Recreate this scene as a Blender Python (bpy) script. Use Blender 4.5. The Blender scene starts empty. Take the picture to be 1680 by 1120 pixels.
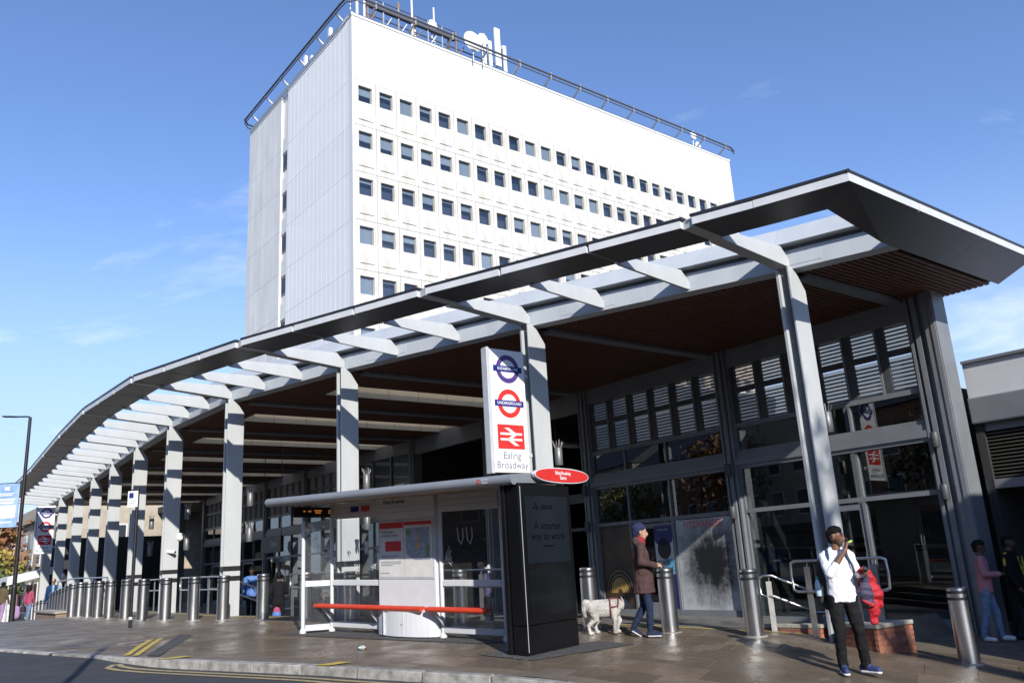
import bpy, bmesh, math, random
import numpy as np
from mathutils import Vector, Matrix, Quaternion
R = math.radians
rnd = random.Random(7)
scene = bpy.context.scene
COL = scene.collection

# ---------------------------------------------------------------- camera
cam_d = bpy.data.cameras.new('camera'); cam = bpy.data.objects.new('camera', cam_d); COL.objects.link(cam)
cam_d.sensor_width = 36.0; cam_d.lens = 28.86; cam_d.clip_end = 3000; cam_d.clip_start = 0.05
cr = Vector((0.99824705, 0.01520011, -0.05719943)); cu = Vector((0.05918461, -0.25637522, 0.96476366)); cf = Vector((0.0, 0.96645781, 0.25682543))
cam.matrix_world = Matrix(((cr.x, cu.x, -cf.x, 0), (cr.y, cu.y, -cf.y, 0), (cr.z, cu.z, -cf.z, 1.6), (0, 0, 0, 1)))
scene.camera = cam
# ---------------------------------------------------------------- sky, sun, exposure
SUN_AZ, SUN_EL = 162.2, 28.0       # compass style: 0 = +Y (view direction), clockwise
world = bpy.data.worlds.new('World'); scene.world = world; world.use_nodes = True
nt = world.node_tree; N = nt.nodes; L = nt.links
for n in list(N): N.remove(n)
out = N.new('ShaderNodeOutputWorld'); bg = N.new('ShaderNodeBackground'); L.new(bg.outputs[0], out.inputs[0])
sky = N.new('ShaderNodeTexSky'); sky.sky_type = 'NISHITA'; sky.sun_disc = False
sky.sun_elevation = R(SUN_EL); sky.sun_rotation = R(SUN_AZ); sky.air_density = 1.0; sky.dust_density = 0.05; sky.ozone_density = 3.5
tc = N.new('ShaderNodeTexCoord'); sep = N.new('ShaderNodeSeparateXYZ'); L.new(tc.outputs['Generated'], sep.inputs[0])
def wmath(op, a, b=None, clamp=False):
    m = N.new('ShaderNodeMath'); m.operation = op; m.use_clamp = clamp
    for i, v in enumerate((a, b)):
        if v is None: continue
        if isinstance(v, (int, float)): m.inputs[i].default_value = v
        else: L.new(v, m.inputs[i])
    return m.outputs[0]
zc = wmath('MAXIMUM', sep.outputs['Z'], 0.0); den = wmath('ADD', zc, 0.16)
px = wmath('DIVIDE', sep.outputs['X'], den); py = wmath('DIVIDE', sep.outputs['Y'], den)
comb = N.new('ShaderNodeCombineXYZ'); L.new(px, comb.inputs[0]); L.new(py, comb.inputs[1])
mp = N.new('ShaderNodeMapping'); mp.inputs['Location'].default_value = (13.9, 24.3, 0); mp.inputs['Scale'].default_value = (0.75, 1.0, 1); L.new(comb.outputs[0], mp.inputs[0])
n1 = N.new('ShaderNodeTexNoise'); n1.inputs['Scale'].default_value = 1.15; n1.inputs['Detail'].default_value = 9; n1.inputs['Roughness'].default_value = 0.62; n1.inputs['Distortion'].default_value = 0.55; L.new(mp.outputs[0], n1.inputs['Vector'])
cr1 = N.new('ShaderNodeValToRGB'); cr1.color_ramp.elements[0].position = 0.54; cr1.color_ramp.elements[1].position = 0.70
cr1.color_ramp.elements[0].color = (0, 0, 0, 1); cr1.color_ramp.elements[1].color = (1, 1, 1, 1); L.new(n1.outputs['Fac'], cr1.inputs[0])
low = N.new('ShaderNodeMapRange'); low.inputs['From Min'].default_value = 0.0; low.inputs['From Max'].default_value = 0.62; low.inputs['To Min'].default_value = 1.0; low.inputs['To Max'].default_value = 0.25; L.new(zc, low.inputs['Value'])
cf_ = wmath('MULTIPLY', cr1.outputs[0], low.outputs[0], True); cfac = wmath('MULTIPLY', cf_, 0.62)
tint = N.new('ShaderNodeMix'); tint.data_type = 'RGBA'; tint.blend_type = 'MULTIPLY'; tint.inputs[0].default_value = 1.0; L.new(sky.outputs[0], tint.inputs[6]); tint.inputs[7].default_value = (.93, .95, 1.10, 1)
mix = N.new('ShaderNodeMix'); mix.data_type = 'RGBA'; L.new(cfac, mix.inputs[0])
hz = N.new('ShaderNodeMapRange'); hz.interpolation_type = 'SMOOTHSTEP'; hz.inputs['From Min'].default_value = 0.0; hz.inputs['From Max'].default_value = 0.42; hz.inputs['To Min'].default_value = 0.85; hz.inputs['To Max'].default_value = 0.0; L.new(zc, hz.inputs['Value'])
hm = N.new('ShaderNodeMix'); hm.data_type = 'RGBA'; L.new(hz.outputs[0], hm.inputs[0]); L.new(tint.outputs[2], hm.inputs[6]); hm.inputs[7].default_value = (2.9, 3.6, 4.9, 1); L.new(hm.outputs[2], mix.inputs[6]); mix.inputs[7].default_value = (7.0, 7.1, 7.3, 1)
L.new(mix.outputs[2], bg.inputs[0]); bg.inputs[1].default_value = 0.15
sd = bpy.data.lights.new('sun', 'SUN'); sun = bpy.data.objects.new('sun', sd); COL.objects.link(sun)
sd.energy = 4.3; sd.angle = R(0.5); sd.color = (1.0, 0.955, 0.88)
tos = Vector((math.sin(R(SUN_AZ)) * math.cos(R(SUN_EL)), math.cos(R(SUN_AZ)) * math.cos(R(SUN_EL)), math.sin(R(SUN_EL))))
sun.rotation_euler = tos.to_track_quat('Z', 'Y').to_euler()
vs = scene.view_settings; vs.view_transform = 'Standard'; vs.look = 'None'; vs.exposure = 0.4; vs.gamma = 1.0; vs.use_curve_mapping = False
cy = scene.cycles; cy.max_bounces = 7; cy.diffuse_bounces = 3; cy.glossy_bounces = 4; cy.transmission_bounces = 5; cy.transparent_max_bounces = 12
cy.caustics_reflective = False; cy.caustics_refractive = False; cy.use_denoising = True; cy.sample_clamp_indirect = 6

# ---------------------------------------------------------------- helpers
def tag(o, label=None, cat=None, group=None, kind=None):
    if label: o['label'] = label
    if cat: o['category'] = cat
    if group: o['group'] = group
    if kind: o['kind'] = kind
    return o
def empty(name, loc=(0, 0, 0), rz=0, label=None, cat=None, group=None, kind=None):
    o = bpy.data.objects.new(name, None); COL.objects.link(o); o.location = loc; o.rotation_euler = (0, 0, rz); o.empty_display_size = 0.2
    return tag(o, label, cat, group, kind)
MATS = {}
def mat(name, c, rough=0.6, metal=0.0, c2=None, scale=6.0, bump=0.0, bscale=60.0, spec=0.5, rand=0.0, detail=6.0, stretch=None, coat=0.0, rvar=0.0, emit=None):
    m = bpy.data.materials.new(name); m.use_nodes = True; MATS[name] = m
    t = m.node_tree; b = t.nodes['Principled BSDF']
    b.inputs['Roughness'].default_value = rough; b.inputs['Metallic'].default_value = metal
    b.inputs['Specular IOR Level'].default_value = spec; b.inputs['Coat Weight'].default_value = coat
    co = t.nodes.new('ShaderNodeTexCoord'); vec = co.outputs['Object']
    if stretch:
        mpn = t.nodes.new('ShaderNodeMapping'); mpn.inputs['Scale'].default_value = stretch; t.links.new(vec, mpn.inputs[0]); vec = mpn.outputs[0]
    col = None
    if c2 is None: c2 = tuple(v * 0.86 for v in c)
    nz = t.nodes.new('ShaderNodeTexNoise'); nz.inputs['Scale'].default_value = scale; nz.inputs['Detail'].default_value = detail; nz.inputs['Roughness'].default_value = 0.6; t.links.new(vec, nz.inputs['Vector'])
    rp = t.nodes.new('ShaderNodeMapRange'); rp.inputs['From Min'].default_value = 0.35; rp.inputs['From Max'].default_value = 0.68; t.links.new(nz.outputs['Fac'], rp.inputs['Value'])
    mx = t.nodes.new('ShaderNodeMix'); mx.data_type = 'RGBA'; t.links.new(rp.outputs[0], mx.inputs[0]); mx.inputs[6].default_value = (*c, 1); mx.inputs[7].default_value = (*c2, 1)
    col = mx.outputs[2]
    if rand:
        oi = t.nodes.new('ShaderNodeObjectInfo'); hv = t.nodes.new('ShaderNodeHueSaturation'); t.links.new(col, hv.inputs['Color'])
        mr = t.nodes.new('ShaderNodeMapRange'); mr.inputs['To Min'].default_value = 1 - rand; mr.inputs['To Max'].default_value = 1 + rand; t.links.new(oi.outputs['Random'], mr.inputs['Value']); t.links.new(mr.outputs[0], hv.inputs['Value'])
        col = hv.outputs[0]
    t.links.new(col, b.inputs['Base Color'])
    if rvar:
        rr = t.nodes.new('ShaderNodeMapRange'); rr.inputs['To Min'].default_value = rough - rvar; rr.inputs['To Max'].default_value = rough + rvar; t.links.new(rp.outputs[0], rr.inputs['Value']); t.links.new(rr.outputs[0], b.inputs['Roughness'])
    if bump:
        bn = t.nodes.new('ShaderNodeTexNoise'); bn.inputs['Scale'].default_value = bscale; bn.inputs['Detail'].default_value = 5; t.links.new(vec, bn.inputs['Vector'])
        bp = t.nodes.new('ShaderNodeBump'); bp.inputs['Strength'].default_value = bump; bp.inputs['Distance'].default_value = 0.02; t.links.new(bn.outputs['Fac'], bp.inputs['Height']); t.links.new(bp.outputs[0], b.inputs['Normal'])
    if emit:
        b.inputs['Emission Color'].default_value = (*emit[0], 1); b.inputs['Emission Strength'].default_value = emit[1]
    return m
def glass(name, tintc=(0.85, 0.9, 0.9), refl=1.0, rough=0.0, dirt=0.0, gain=.045):
    m = bpy.data.materials.new(name); m.use_nodes = True; MATS[name] = m; t = m.node_tree
    for n in list(t.nodes): t.nodes.remove(n)
    o = t.nodes.new('ShaderNodeOutputMaterial'); tr = t.nodes.new('ShaderNodeBsdfTransparent'); tr.inputs[0].default_value = (*tintc, 1)
    gl = t.nodes.new('ShaderNodeBsdfGlossy'); gl.inputs['Roughness'].default_value = rough; gl.inputs[0].default_value = (refl, refl, refl, 1)
    lw = t.nodes.new('ShaderNodeLayerWeight'); lw.inputs['Blend'].default_value = .5; fr = t.nodes.new('ShaderNodeMath'); fr.operation = 'POWER'; fr.inputs[1].default_value = 5.0; t.links.new(lw.outputs['Facing'], fr.inputs[0])
    ad = t.nodes.new('ShaderNodeMath'); ad.operation = 'MULTIPLY_ADD'; ad.inputs[1].default_value = .95; ad.inputs[2].default_value = gain; ad.use_clamp = True; t.links.new(fr.outputs[0], ad.inputs[0])
    mx = t.nodes.new('ShaderNodeMixShader'); t.links.new(ad.outputs[0], mx.inputs[0]); t.links.new(tr.outputs[0], mx.inputs[1]); t.links.new(gl.outputs[0], mx.inputs[2])
    last = mx
    if dirt:
        df = t.nodes.new('ShaderNodeBsdfDiffuse'); df.inputs[0].default_value = (.6, .6, .58, 1)
        co = t.nodes.new('ShaderNodeTexCoord'); nz = t.nodes.new('ShaderNodeTexNoise'); nz.inputs['Scale'].default_value = 5; nz.inputs['Detail'].default_value = 8; t.links.new(co.outputs['Object'], nz.inputs[0])
        mm = t.nodes.new('ShaderNodeMath'); mm.operation = 'MULTIPLY'; mm.inputs[1].default_value = dirt; t.links.new(nz.outputs['Fac'], mm.inputs[0])
        m2 = t.nodes.new('ShaderNodeMixShader'); t.links.new(mm.outputs[0], m2.inputs[0]); t.links.new(mx.outputs[0], m2.inputs[1]); t.links.new(df.outputs[0], m2.inputs[2]); last = m2
    t.links.new(last.outputs[0], o.inputs[0])
    return m

class MB:
    """collects shapes into one mesh; a local transform T may be set"""
    def __init__(s, T=None): s.v = []; s.f = []; s.m = []; s.T = T; s.mi = 0; s.sm = []
    def _add(s, vs, fs, smooth=False):
        o = len(s.v)
        if s.T is not None: vs = [s.T @ Vector(v) for v in vs]
        s.v += [tuple(v) for v in vs]; s.f += [tuple(i + o for i in f) for f in fs]; s.m += [s.mi] * len(fs); s.sm += [smooth] * len(fs)
    def box(s, lo, hi):
        x0, y0, z0 = lo; x1, y1, z1 = hi
        s.hexa([(x0, y0, z0), (x1, y0, z0), (x1, y1, z0), (x0, y1, z0), (x0, y0, z1), (x1, y0, z1), (x1, y1, z1), (x0, y1, z1)]); return s
    def hexa(s, p):
        s._add(p, [(0, 3, 2, 1), (4, 5, 6, 7), (0, 1, 5, 4), (1, 2, 6, 5), (2, 3, 7, 6), (3, 0, 4, 7)]); return s
    def quad(s, p): s._add(p, [tuple(range(len(p)))]); return s
    def prism(s, poly, d):
        n = len(poly); a = [Vector(p) for p in poly]; d = Vector(d); b = [p + d for p in a]
        s._add(a + b, [tuple(range(n))[::-1], tuple(range(n, 2 * n))] + [(i, (i + 1) % n, n + (i + 1) % n, n + i) for i in range(n)]); return s
    def bar(s, p0, p1, w, t, up=(0, 0, 1)):
        p0 = Vector(p0); p1 = Vector(p1); n = (p1 - p0).normalized(); u = Vector(up)
        if abs(n.dot(u)) > 0.99: u = Vector((1, 0, 0))
        x = n.cross(u).normalized() * (w / 2); y = x.cross(n).normalized() * (t / 2)
        s.hexa([p0 - x - y, p0 + x - y, p0 + x + y, p0 - x + y, p1 - x - y, p1 + x - y, p1 + x + y, p1 - x + y]); return s
    def tube(s, pts, r, n=8, cap=True):
        pts = [Vector(p) for p in pts]; m = len(pts); rs = r if isinstance(r, (list, tuple)) else [r] * m
        vs = []; ref = None
        for i, p in enumerate(pts):
            d = ((pts[min(i + 1, m - 1)] - p).normalized() + (p - pts[max(i - 1, 0)]).normalized())
            d = d.normalized() if d.length > 1e-6 else Vector((0, 0, 1))
            if ref is None: ref = Vector((0, 0, 1)) if abs(d.z) < 0.9 else Vector((1, 0, 0))
            x = d.cross(ref).normalized(); y = x.cross(d).normalized(); ref = y
            for k in range(n):
                a = 2 * math.pi * k / n; vs.append(p + (x * math.cos(a) + y * math.sin(a)) * rs[i])
        fs = [(i * n + k, i * n + (k + 1) % n, (i + 1) * n + (k + 1) % n, (i + 1) * n + k) for i in range(m - 1) for k in range(n)]
        s._add(vs, fs, True)
        if cap: s._add(vs[:n], [tuple(range(n))[::-1]]); s._add(vs[-n:], [tuple(range(n))])
        return s
    def lathe(s, prof, n=20, c=(0, 0, 0)):
        vs = [(c[0] + r * math.cos(2 * math.pi * k / n), c[1] + r * math.sin(2 * math.pi * k / n), c[2] + z) for r, z in prof for k in range(n)]
        m = len(prof); s._add(vs, [(i * n + k, i * n + (k + 1) % n, (i + 1) * n + (k + 1) % n, (i + 1) * n + k) for i in range(m - 1) for k in range(n)], True)
        s._add(vs[:n], [tuple(range(n))[::-1]]); s._add(vs[-n:], [tuple(range(n))]); return s
    def ball(s, c, r, n=12, m=8):
        if not isinstance(r, (list, tuple)): r = (r, r, r)
        vs = [(c[0] + r[0] * math.sin(math.pi * i / m) * math.cos(2 * math.pi * k / n), c[1] + r[1] * math.sin(math.pi * i / m) * math.sin(2 * math.pi * k / n), c[2] + r[2] * math.cos(math.pi * i / m)) for i in range(m + 1) for k in range(n)]
        s._add(vs, [(i * n + k, (i + 1) * n + k, (i + 1) * n + (k + 1) % n, i * n + (k + 1) % n) for i in range(m) for k in range(n)], True); return s
    def disc(s, c, r, ax, ay, r_in=0.0, n=40, y_lo=None):
        ax = Vector(ax); ay = Vector(ay); c = Vector(c)
        o = [c + ax * r * math.cos(2 * math.pi * k / n) + ay * r * math.sin(2 * math.pi * k / n) for k in range(n)]
        if r_in:
            i_ = [c + ax * r_in * math.cos(2 * math.pi * k / n) + ay * r_in * math.sin(2 * math.pi * k / n) for k in range(n)]
            s._add(o + i_, [(k, (k + 1) % n, n + (k + 1) % n, n + k) for k in range(n)])
        else: s._add(o, [tuple(range(n))])
        return s
    def mesh(s, name, mats, recalc=True):
        me = bpy.data.meshes.new(name); me.from_pydata(s.v, [], s.f)
        for mm in (mats if isinstance(mats, (list, tuple)) else [mats]): me.materials.append(MATS[mm] if isinstance(mm, str) else mm)
        if any(s.m): me.polygons.foreach_set('material_index', s.m)
        if recalc:
            bm = bmesh.new(); bm.from_mesh(me); bmesh.ops.recalc_face_normals(bm, faces=bm.faces); bm.to_mesh(me); bm.free()
        if any(s.sm): me.polygons.foreach_set('use_smooth', s.sm)
        me.update(); return me
    def build(s, name, mats, parent=None, recalc=True, bevel=0):
        o = bpy.data.objects.new(name, s.mesh(name, mats, recalc)); COL.objects.link(o); o.parent = parent
        if bevel:
            b = o.modifiers.new('bevel', 'BEVEL'); b.width = bevel; b.segments = 2; b.limit_method = 'ANGLE'
        return o
def inst(me, name, parent=None, loc=(0, 0, 0), rot=(0, 0, 0), sc=None):
    o = bpy.data.objects.new(name, me); COL.objects.link(o); o.parent = parent; o.location = loc; o.rotation_euler = rot
    if sc: o.scale = sc
    return o
_tc = bpy.data.objects.new('text_tmp', bpy.data.curves.new('text_tmp', 'FONT')); COL.objects.link(_tc)
def text(name, body, size, T, m, parent=None, align='CENTER', extrude=0.0, bold=0.0, xs=1.0, spacing=1.0):
    """flat lettering laid on a surface; T: 4x4 with x = reading direction, y = up, z = out of the surface"""
    c = _tc.data; c.body = body; c.size = size; c.align_x = align; c.align_y = 'CENTER'; c.extrude = extrude; c.offset = bold; c.space_line = 0.95; c.space_character = spacing; c.resolution_u = 4
    bpy.context.view_layer.update(); dg = bpy.context.evaluated_depsgraph_get()
    me = bpy.data.meshes.new_from_object(_tc.evaluated_get(dg)); me.name = name
    me.transform(T @ Matrix.Diagonal((xs, 1, 1, 1))); me.materials.clear(); me.materials.append(MATS[m])
    o = bpy.data.objects.new(name, me); COL.objects.link(o); o.parent = parent; return o
def frame(o, x, y):
    x = Vector(x).normalized(); y = Vector(y).normalized(); z = x.cross(y); o = Vector(o)
    return Matrix(((x.x, y.x, z.x, o.x), (x.y, y.y, z.y, o.y), (x.z, y.z, z.z, o.z), (0, 0, 0, 1)))

# ---------------------------------------------------------------- the lie of the land
# station grid: a runs left along the glass front, b runs inwards (away from the street)
A0 = Vector((8.0, 15.47)); E1 = Vector((-0.62251464, 0.78260816)); E2 = Vector((0.78260816, 0.62251464))
SROT = math.atan2(-E1.y, -E1.x)
def W(a, b, z=0.0):
    p = A0 + E1 * a + E2 * b; return Vector((p.x, p.y, z))
def S(a, b, z): return Vector((-a, b, z))          # station-local coordinates
def to_ab(x, y):
    d = Vector((x, y)) - A0; return d.dot(E1), d.dot(E2)
def hp(a): return float(np.interp(a, [-30, -8, -3, -1.5, -1.1, 1, 3.5, 11, 17, 22, 25, 38, 50, 80], [-1.0, -.6, -.28, -.06, 0, .25, .40, .62, .70, .71, .60, .12, -.4, -1.2]))
def hf(a): return float(np.interp(a, [-30, -6, -2, 0, 5, 10, 60], [-1.2, -.6, -.3, -.12, .08, .1, .1]))
def gz(a, b):
    if a < 0.6:
        t = min(1, max(0, (b + 4.6) / 2.6)); return hp(a) * (1 - t) + hf(a) * t
    return hp(a)
PA = [.38, 5.14, 9.98, 14.3, 18.9, 23.5, 28.2, 32.9, 37.6, 42.3, 47.0]
PB = [-3.96, -5.82, -7.49, -8.6, -8.8, -8.63, -8.37, -8.1, -7.9, -7.75, -7.6]
def pb(a): return float(np.interp(a, [-1.9] + PA, [-3.22] + PB))
def bk(a): return float(np.interp(a, [-30, -6, -3, -1, 1.17, 3.25, 5.95, 7.19, 10.37, 14, 20, 40, 80], [-6.6, -6.8, -7.5, -8.55, -9.59, -10.77, -12.02, -12.61, -13.73, -14.6, -15.3, -15.1, -14.6]))
ZS = 6.12      # soffit level
# ---------------------------------------------------------------- materials
mat('asphalt', (.050, .052, .058), .82, c2=(.036, .037, .041), scale=3, bump=.5, bscale=140, rvar=.08)
mat('paving', (.195, .160, .122), .5, c2=(.125, .102, .078), scale=2.2, bump=.35, bscale=45, rvar=.14)
mat('slab', (.190, .148, .105), .37, c2=(.112, .086, .062), scale=1.3, bump=.25, bscale=38, rand=.2, rvar=.2)
mat('patch', (.085, .083, .082), .85, c2=(.055, .054, .054), scale=9, bump=.7, bscale=110)
mat('grit', (.17, .165, .155), .9, c2=(.06, .06, .06), scale=30, bump=.6, bscale=90)
mat('kerbstone', (.40, .39, .36), .75, c2=(.17, .16, .145), scale=7, bump=.35, bscale=70, rand=.2)
mat('yellow_paint', (.60, .44, .06), .6, c2=(.42, .31, .10), scale=14)
mat('old_yellow', (.42, .33, .15), .7, c2=(.26, .21, .13), scale=12)
mat('white_paint', (.62, .61, .58), .65, c2=(.34, .32, .30), scale=12)
mat('floor', (.20, .19, .175), .5, c2=(.13, .125, .12), scale=3, bump=.1, rvar=.1)
mat('gum', (.20, .18, .16), .8, c2=(.06, .055, .05), scale=2)
mat('soil', (.10, .09, .07), .9)
mat('pillar_paint', (.50, .515, .515), .42, c2=(.45, .465, .465), scale=2.5, bump=.03, bscale=20, stretch=(1, 1, .35))
mat('beam_grey', (.47, .50, .525), .42, c2=(.40, .43, .455), scale=2.0, bump=.03, bscale=25, stretch=(1, 1, .5))
mat('fascia_white', (.62, .63, .64), .4, c2=(.54, .55, .56), scale=3)
mat('charcoal', (.085, .085, .088), .36, c2=(.068, .068, .071), scale=1.2)
mat('black_trim', (.018, .018, .02), .4)
mat('gutter', (.20, .22, .24), .5)
mat('wood', (.150, .058, .030), .55, c2=(.075, .029, .016), scale=4, stretch=(6, .7, 6))
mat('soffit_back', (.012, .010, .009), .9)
mat('cream_panel', (.60, .57, .49), .5, c2=(.55, .52, .45), scale=1.5)
mat('frame_grey', (.20, .21, .225), .42, c2=(.165, .175, .19), scale=2)
mat('frame_dark', (.07, .074, .08), .5)
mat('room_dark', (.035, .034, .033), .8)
mat('steel', (.74, .73, .71), .30, 1.0, c2=(.64, .63, .61), scale=7, stretch=(1, 1, .12), rvar=.05)
mat('steel_rail', (.64, .63, .61), .30, 1.0, c2=(.5, .49, .48), scale=10)
mat('steel_flat', (.36, .35, .33), .45, .7, c2=(.26, .25, .24), scale=5)
mat('rubber_band', (.02, .02, .022), .55)
mat('lamp_metal', (.20, .20, .20), .45, .4)
glass('glass_shop', (.72, .77, .78), gain=.075)
glass('glass_tower', (.86,.90,.94), gain=.07)
glass('glass_shelter', (.96, .97, .97), dirt=.05, gain=.03)
def translucent(name, c, t=.75, clear=0.0):
    m = bpy.data.materials.new(name); m.use_nodes = True; MATS[name] = m; tr = m.node_tree
    for n in list(tr.nodes): tr.nodes.remove(n)
    o = tr.nodes.new('ShaderNodeOutputMaterial'); a = tr.nodes.new('ShaderNodeBsdfTranslucent'); b = tr.nodes.new('ShaderNodeBsdfDiffuse'); mx = tr.nodes.new('ShaderNodeMixShader')
    co = tr.nodes.new('ShaderNodeTexCoord'); nz = tr.nodes.new('ShaderNodeTexNoise'); nz.inputs['Scale'].default_value = 3; tr.links.new(co.outputs['Object'], nz.inputs[0])
    cm = tr.nodes.new('ShaderNodeMix'); cm.data_type = 'RGBA'; tr.links.new(nz.outputs['Fac'], cm.inputs[0]); cm.inputs[6].default_value = (*c, 1); cm.inputs[7].default_value = (*[v * .85 for v in c], 1)
    tr.links.new(cm.outputs[2], a.inputs[0]); tr.links.new(cm.outputs[2], b.inputs[0]); mx.inputs[0].default_value = t
    tr.links.new(b.outputs[0], mx.inputs[1]); tr.links.new(a.outputs[0], mx.inputs[2]); tp = tr.nodes.new('ShaderNodeBsdfTransparent'); tp.inputs[0].default_value = (.84, .76, .66, 1); m3 = tr.nodes.new('ShaderNodeMixShader'); m3.inputs[0].default_value = clear; tr.links.new(mx.outputs[0], m3.inputs[1]); tr.links.new(tp.outputs[0], m3.inputs[2]); tr.links.new(m3.outputs[0], o.inputs[0]); return m
translucent('frosted', (.92, .92, .92), .88, .62)
translucent('rooflight', (.85, .85, .83), .9, .45)

# ---------------------------------------------------------------- ground, road, pavement
g = MB(); n = 48
g._add([(1600 * math.cos(2 * math.pi * k / n), 1600 * math.sin(2 * math.pi * k / n), -1.42) for k in range(n)], [tuple(range(n))])
tag(g.build('ground', 'soil'), kind='structure')
def strip(name, aa, f0, f1, zf, m, nb=1, parent=None, kind='structure'):
    s = MB(); vs = []; fs = []
    for a in aa:
        b0, b1 = f0(a), f1(a)
        for j in range(nb + 1):
            b = b0 + (b1 - b0) * j / nb; vs.append(W(a, b, zf(a, b)))
    k = nb + 1
    for i in range(len(aa) - 1):
        for j in range(nb): fs.append((i * k + j, i * k + j + 1, (i + 1) * k + j + 1, (i + 1) * k + j))
    s._add(vs, fs); o = s.build(name, m, parent, recalc=False)
    for p in o.data.polygons:
        pass
    o.data.flip_normals() if o.data.polygons[0].normal.z < 0 else None
    if parent is None: tag(o, kind=kind)
    return o
AA = [-40 + i for i in range(0, 30)] + [-10 + .5 * i for i in range(80)] + [30 + 2 * i for i in range(26)]
ROAD = .115
def rd(a): return float(np.interp(a, [6.3, 7.6], [.115, .028]))
strip('road', AA, lambda a: bk(a) - 70, lambda a: bk(a) + .02, lambda a, b: hp(a) - rd(a), 'asphalt', nb=10)
def bs(a): return pb(a) + .12
pav_r = strip('pavement', [a for a in AA if a <= .75] + [.75], lambda a: bk(a) + .15, lambda a: .42, gz, 'paving', nb=14)
pav = strip('pavement', [.75] + [a for a in AA if a > .75 and a <= 60], lambda a: bk(a) + .15, bs, lambda a, b: hp(a), 'paving', nb=4)
strip('concourse_floor', [-.9 + .5 * i for i in range(122)], lambda a: bs(a) if a > .75 else .43, lambda a: 12, lambda a, b: hf(a), 'floor', nb=6)
# steps down from the pavement to the concourse, with yellow nosings
st = MB()
sa = [.75] + [1 + .5 * i for i in range(44)]
for i in range(len(sa) - 1):
    a0, a1 = sa[i], sa[i + 1]
    for q in range(3):
        z0 = hp(a0) + (hf(a0) - hp(a0)) * q / 3; z1 = hp(a1) + (hf(a1) - hp(a1)) * q / 3
        b00, b10 = bs(a0) + .3 * q - .02, bs(a1) + .3 * q - .02
        st.hexa([W(a0, b00, -.3), W(a1, b10, -.3), W(a1, b10 + .32, -.3), W(a0, b00 + .32, -.3), W(a0, b00, z0 - .003), W(a1, b10, z1 - .003), W(a1, b10 + .32, z1 - .003), W(a0, b00 + .32, z0 - .003)])
steps = tag(st.build('steps', 'floor'), kind='structure')
for (s0, s1) in ((.9, 5.0), (5.3, 9.8), (10.1, 14.1), (14.4, 22)):
    for q in range(2):
        strip('step_nosing', list(np.arange(s0, s1 + .01, (s1 - s0) / 8)), lambda a: bs(a) + .3 * q - .09, lambda a: bs(a) + .3 * q + .0, lambda a, b: hp(a) + (hf(a) - hp(a)) * q / 3 + .004, 'yellow_paint', parent=steps)
# paving slabs
kd = Vector((1, -.45)).normalized(); kn = Vector((.45, 1)).normalized()
ns = 0
for r in range(0, 14):
    t0 = .42 + r * .61; off = (r % 2) * .38 + rnd.uniform(-.1, .1)
    s = -6.0 + off
    while s < 12.5:
        ln = rnd.choice((.6, .76, .9)); c4 = []
        for (ss, tt) in ((s, t0), (s + ln - .014, t0), (s + ln - .014, t0 + .596), (s, t0 + .596)):
            q = Vector((1.17, -9.59)) + kd * ss + kn * tt; c4.append((q.x, q.y))
        s += ln
        if all(-3.6 < a < 11.2 and bk(a) + .2 < b < (bs(a) - .35 if a > .75 else -2.4) for a, b in c4):
            dz = .007 + rnd.uniform(-.002, .003); mb = MB()
            mb.hexa([W(a, b, gz(a, b) - .03) for a, b in c4] + [W(a, b, gz(a, b) + dz + rnd.uniform(-.001, .001)) for a, b in c4])
            mb.build('paving_slab', 'slab', pav); ns += 1
print('slabs', ns)
# kerb stones
kerb = empty('kerb', (0, 0, 0), kind='structure')
a = -3.5
while a < 11.5:
    ln = .82; a1 = a + ln; drop = 0; mb = MB()
    c4 = [(a + .008, bk(a + .008)), (a1 - .008, bk(a1 - .008))]
    top = [W(c4[0][0], c4[0][1] + .012, hp(c4[0][0]) - drop + .004), W(c4[1][0], c4[1][1] + .012, hp(c4[1][0]) - drop + .004), W(c4[1][0] + .07, c4[1][1] + .155, hp(c4[1][0]) - drop + .006), W(c4[0][0] + .07, c4[0][1] + .155, hp(c4[0][0]) - drop + .006)]
    bot = [W(c4[0][0], c4[0][1], hp(c4[0][0]) - .25), W(c4[1][0], c4[1][1], hp(c4[1][0]) - .25), W(c4[1][0] + .07, c4[1][1] + .155, hp(c4[1][0]) - .25), W(c4[0][0] + .07, c4[0][1] + .155, hp(c4[0][0]) - .25)]
    mb.hexa(bot + top); mb.build('kerb_stone', 'kerbstone', kerb, bevel=.012); a = a1
strip('kerb_strip', [11.5 + 2 * i for i in range(20)], lambda a: bk(a), lambda a: bk(a) + .16, lambda a, b: hp(a) - .03, 'kerbstone', parent=kerb)
# painted markings
def mark(name, pts, m, dz=.008, road=False, parent=None):
    s = MB(); s.quad([W(a, b, hp(a) - (rd(a) if road else 0) + dz) for a, b in pts]); return s.build(name, m, parent, recalc=False)
mk = empty('road_markings', kind='structure')
def band(pts, w, m, road, name='painted_line', dz=.006):
    s = MB()
    for i in range(len(pts) - 1):
        p = Vector(pts[i]); q = Vector(pts[i + 1]); d = (q - p).normalized(); nn = Vector((-d.y, d.x)) * (w / 2)
        s.quad([W(v.x, v.y, hp(v.x) - (rd(v.x) if road else 0) + dz) for v in (p - nn, q - nn, q + nn, p + nn)])
    o = s.build(name, m, mk, recalc=True); return o
for off in (.22, .42):
    pts = [(a, bk(a) - off) for a in np.arange(-3, 6.7 - (.1 if off > .3 else 0), .5)] + [(6.75, bk(6.75) - off + .02), (6.95, bk(6.9) - .12 - (off - .22) * .3)]
    band(pts, .085, 'old_yellow', True, 'yellow_line')
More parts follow.
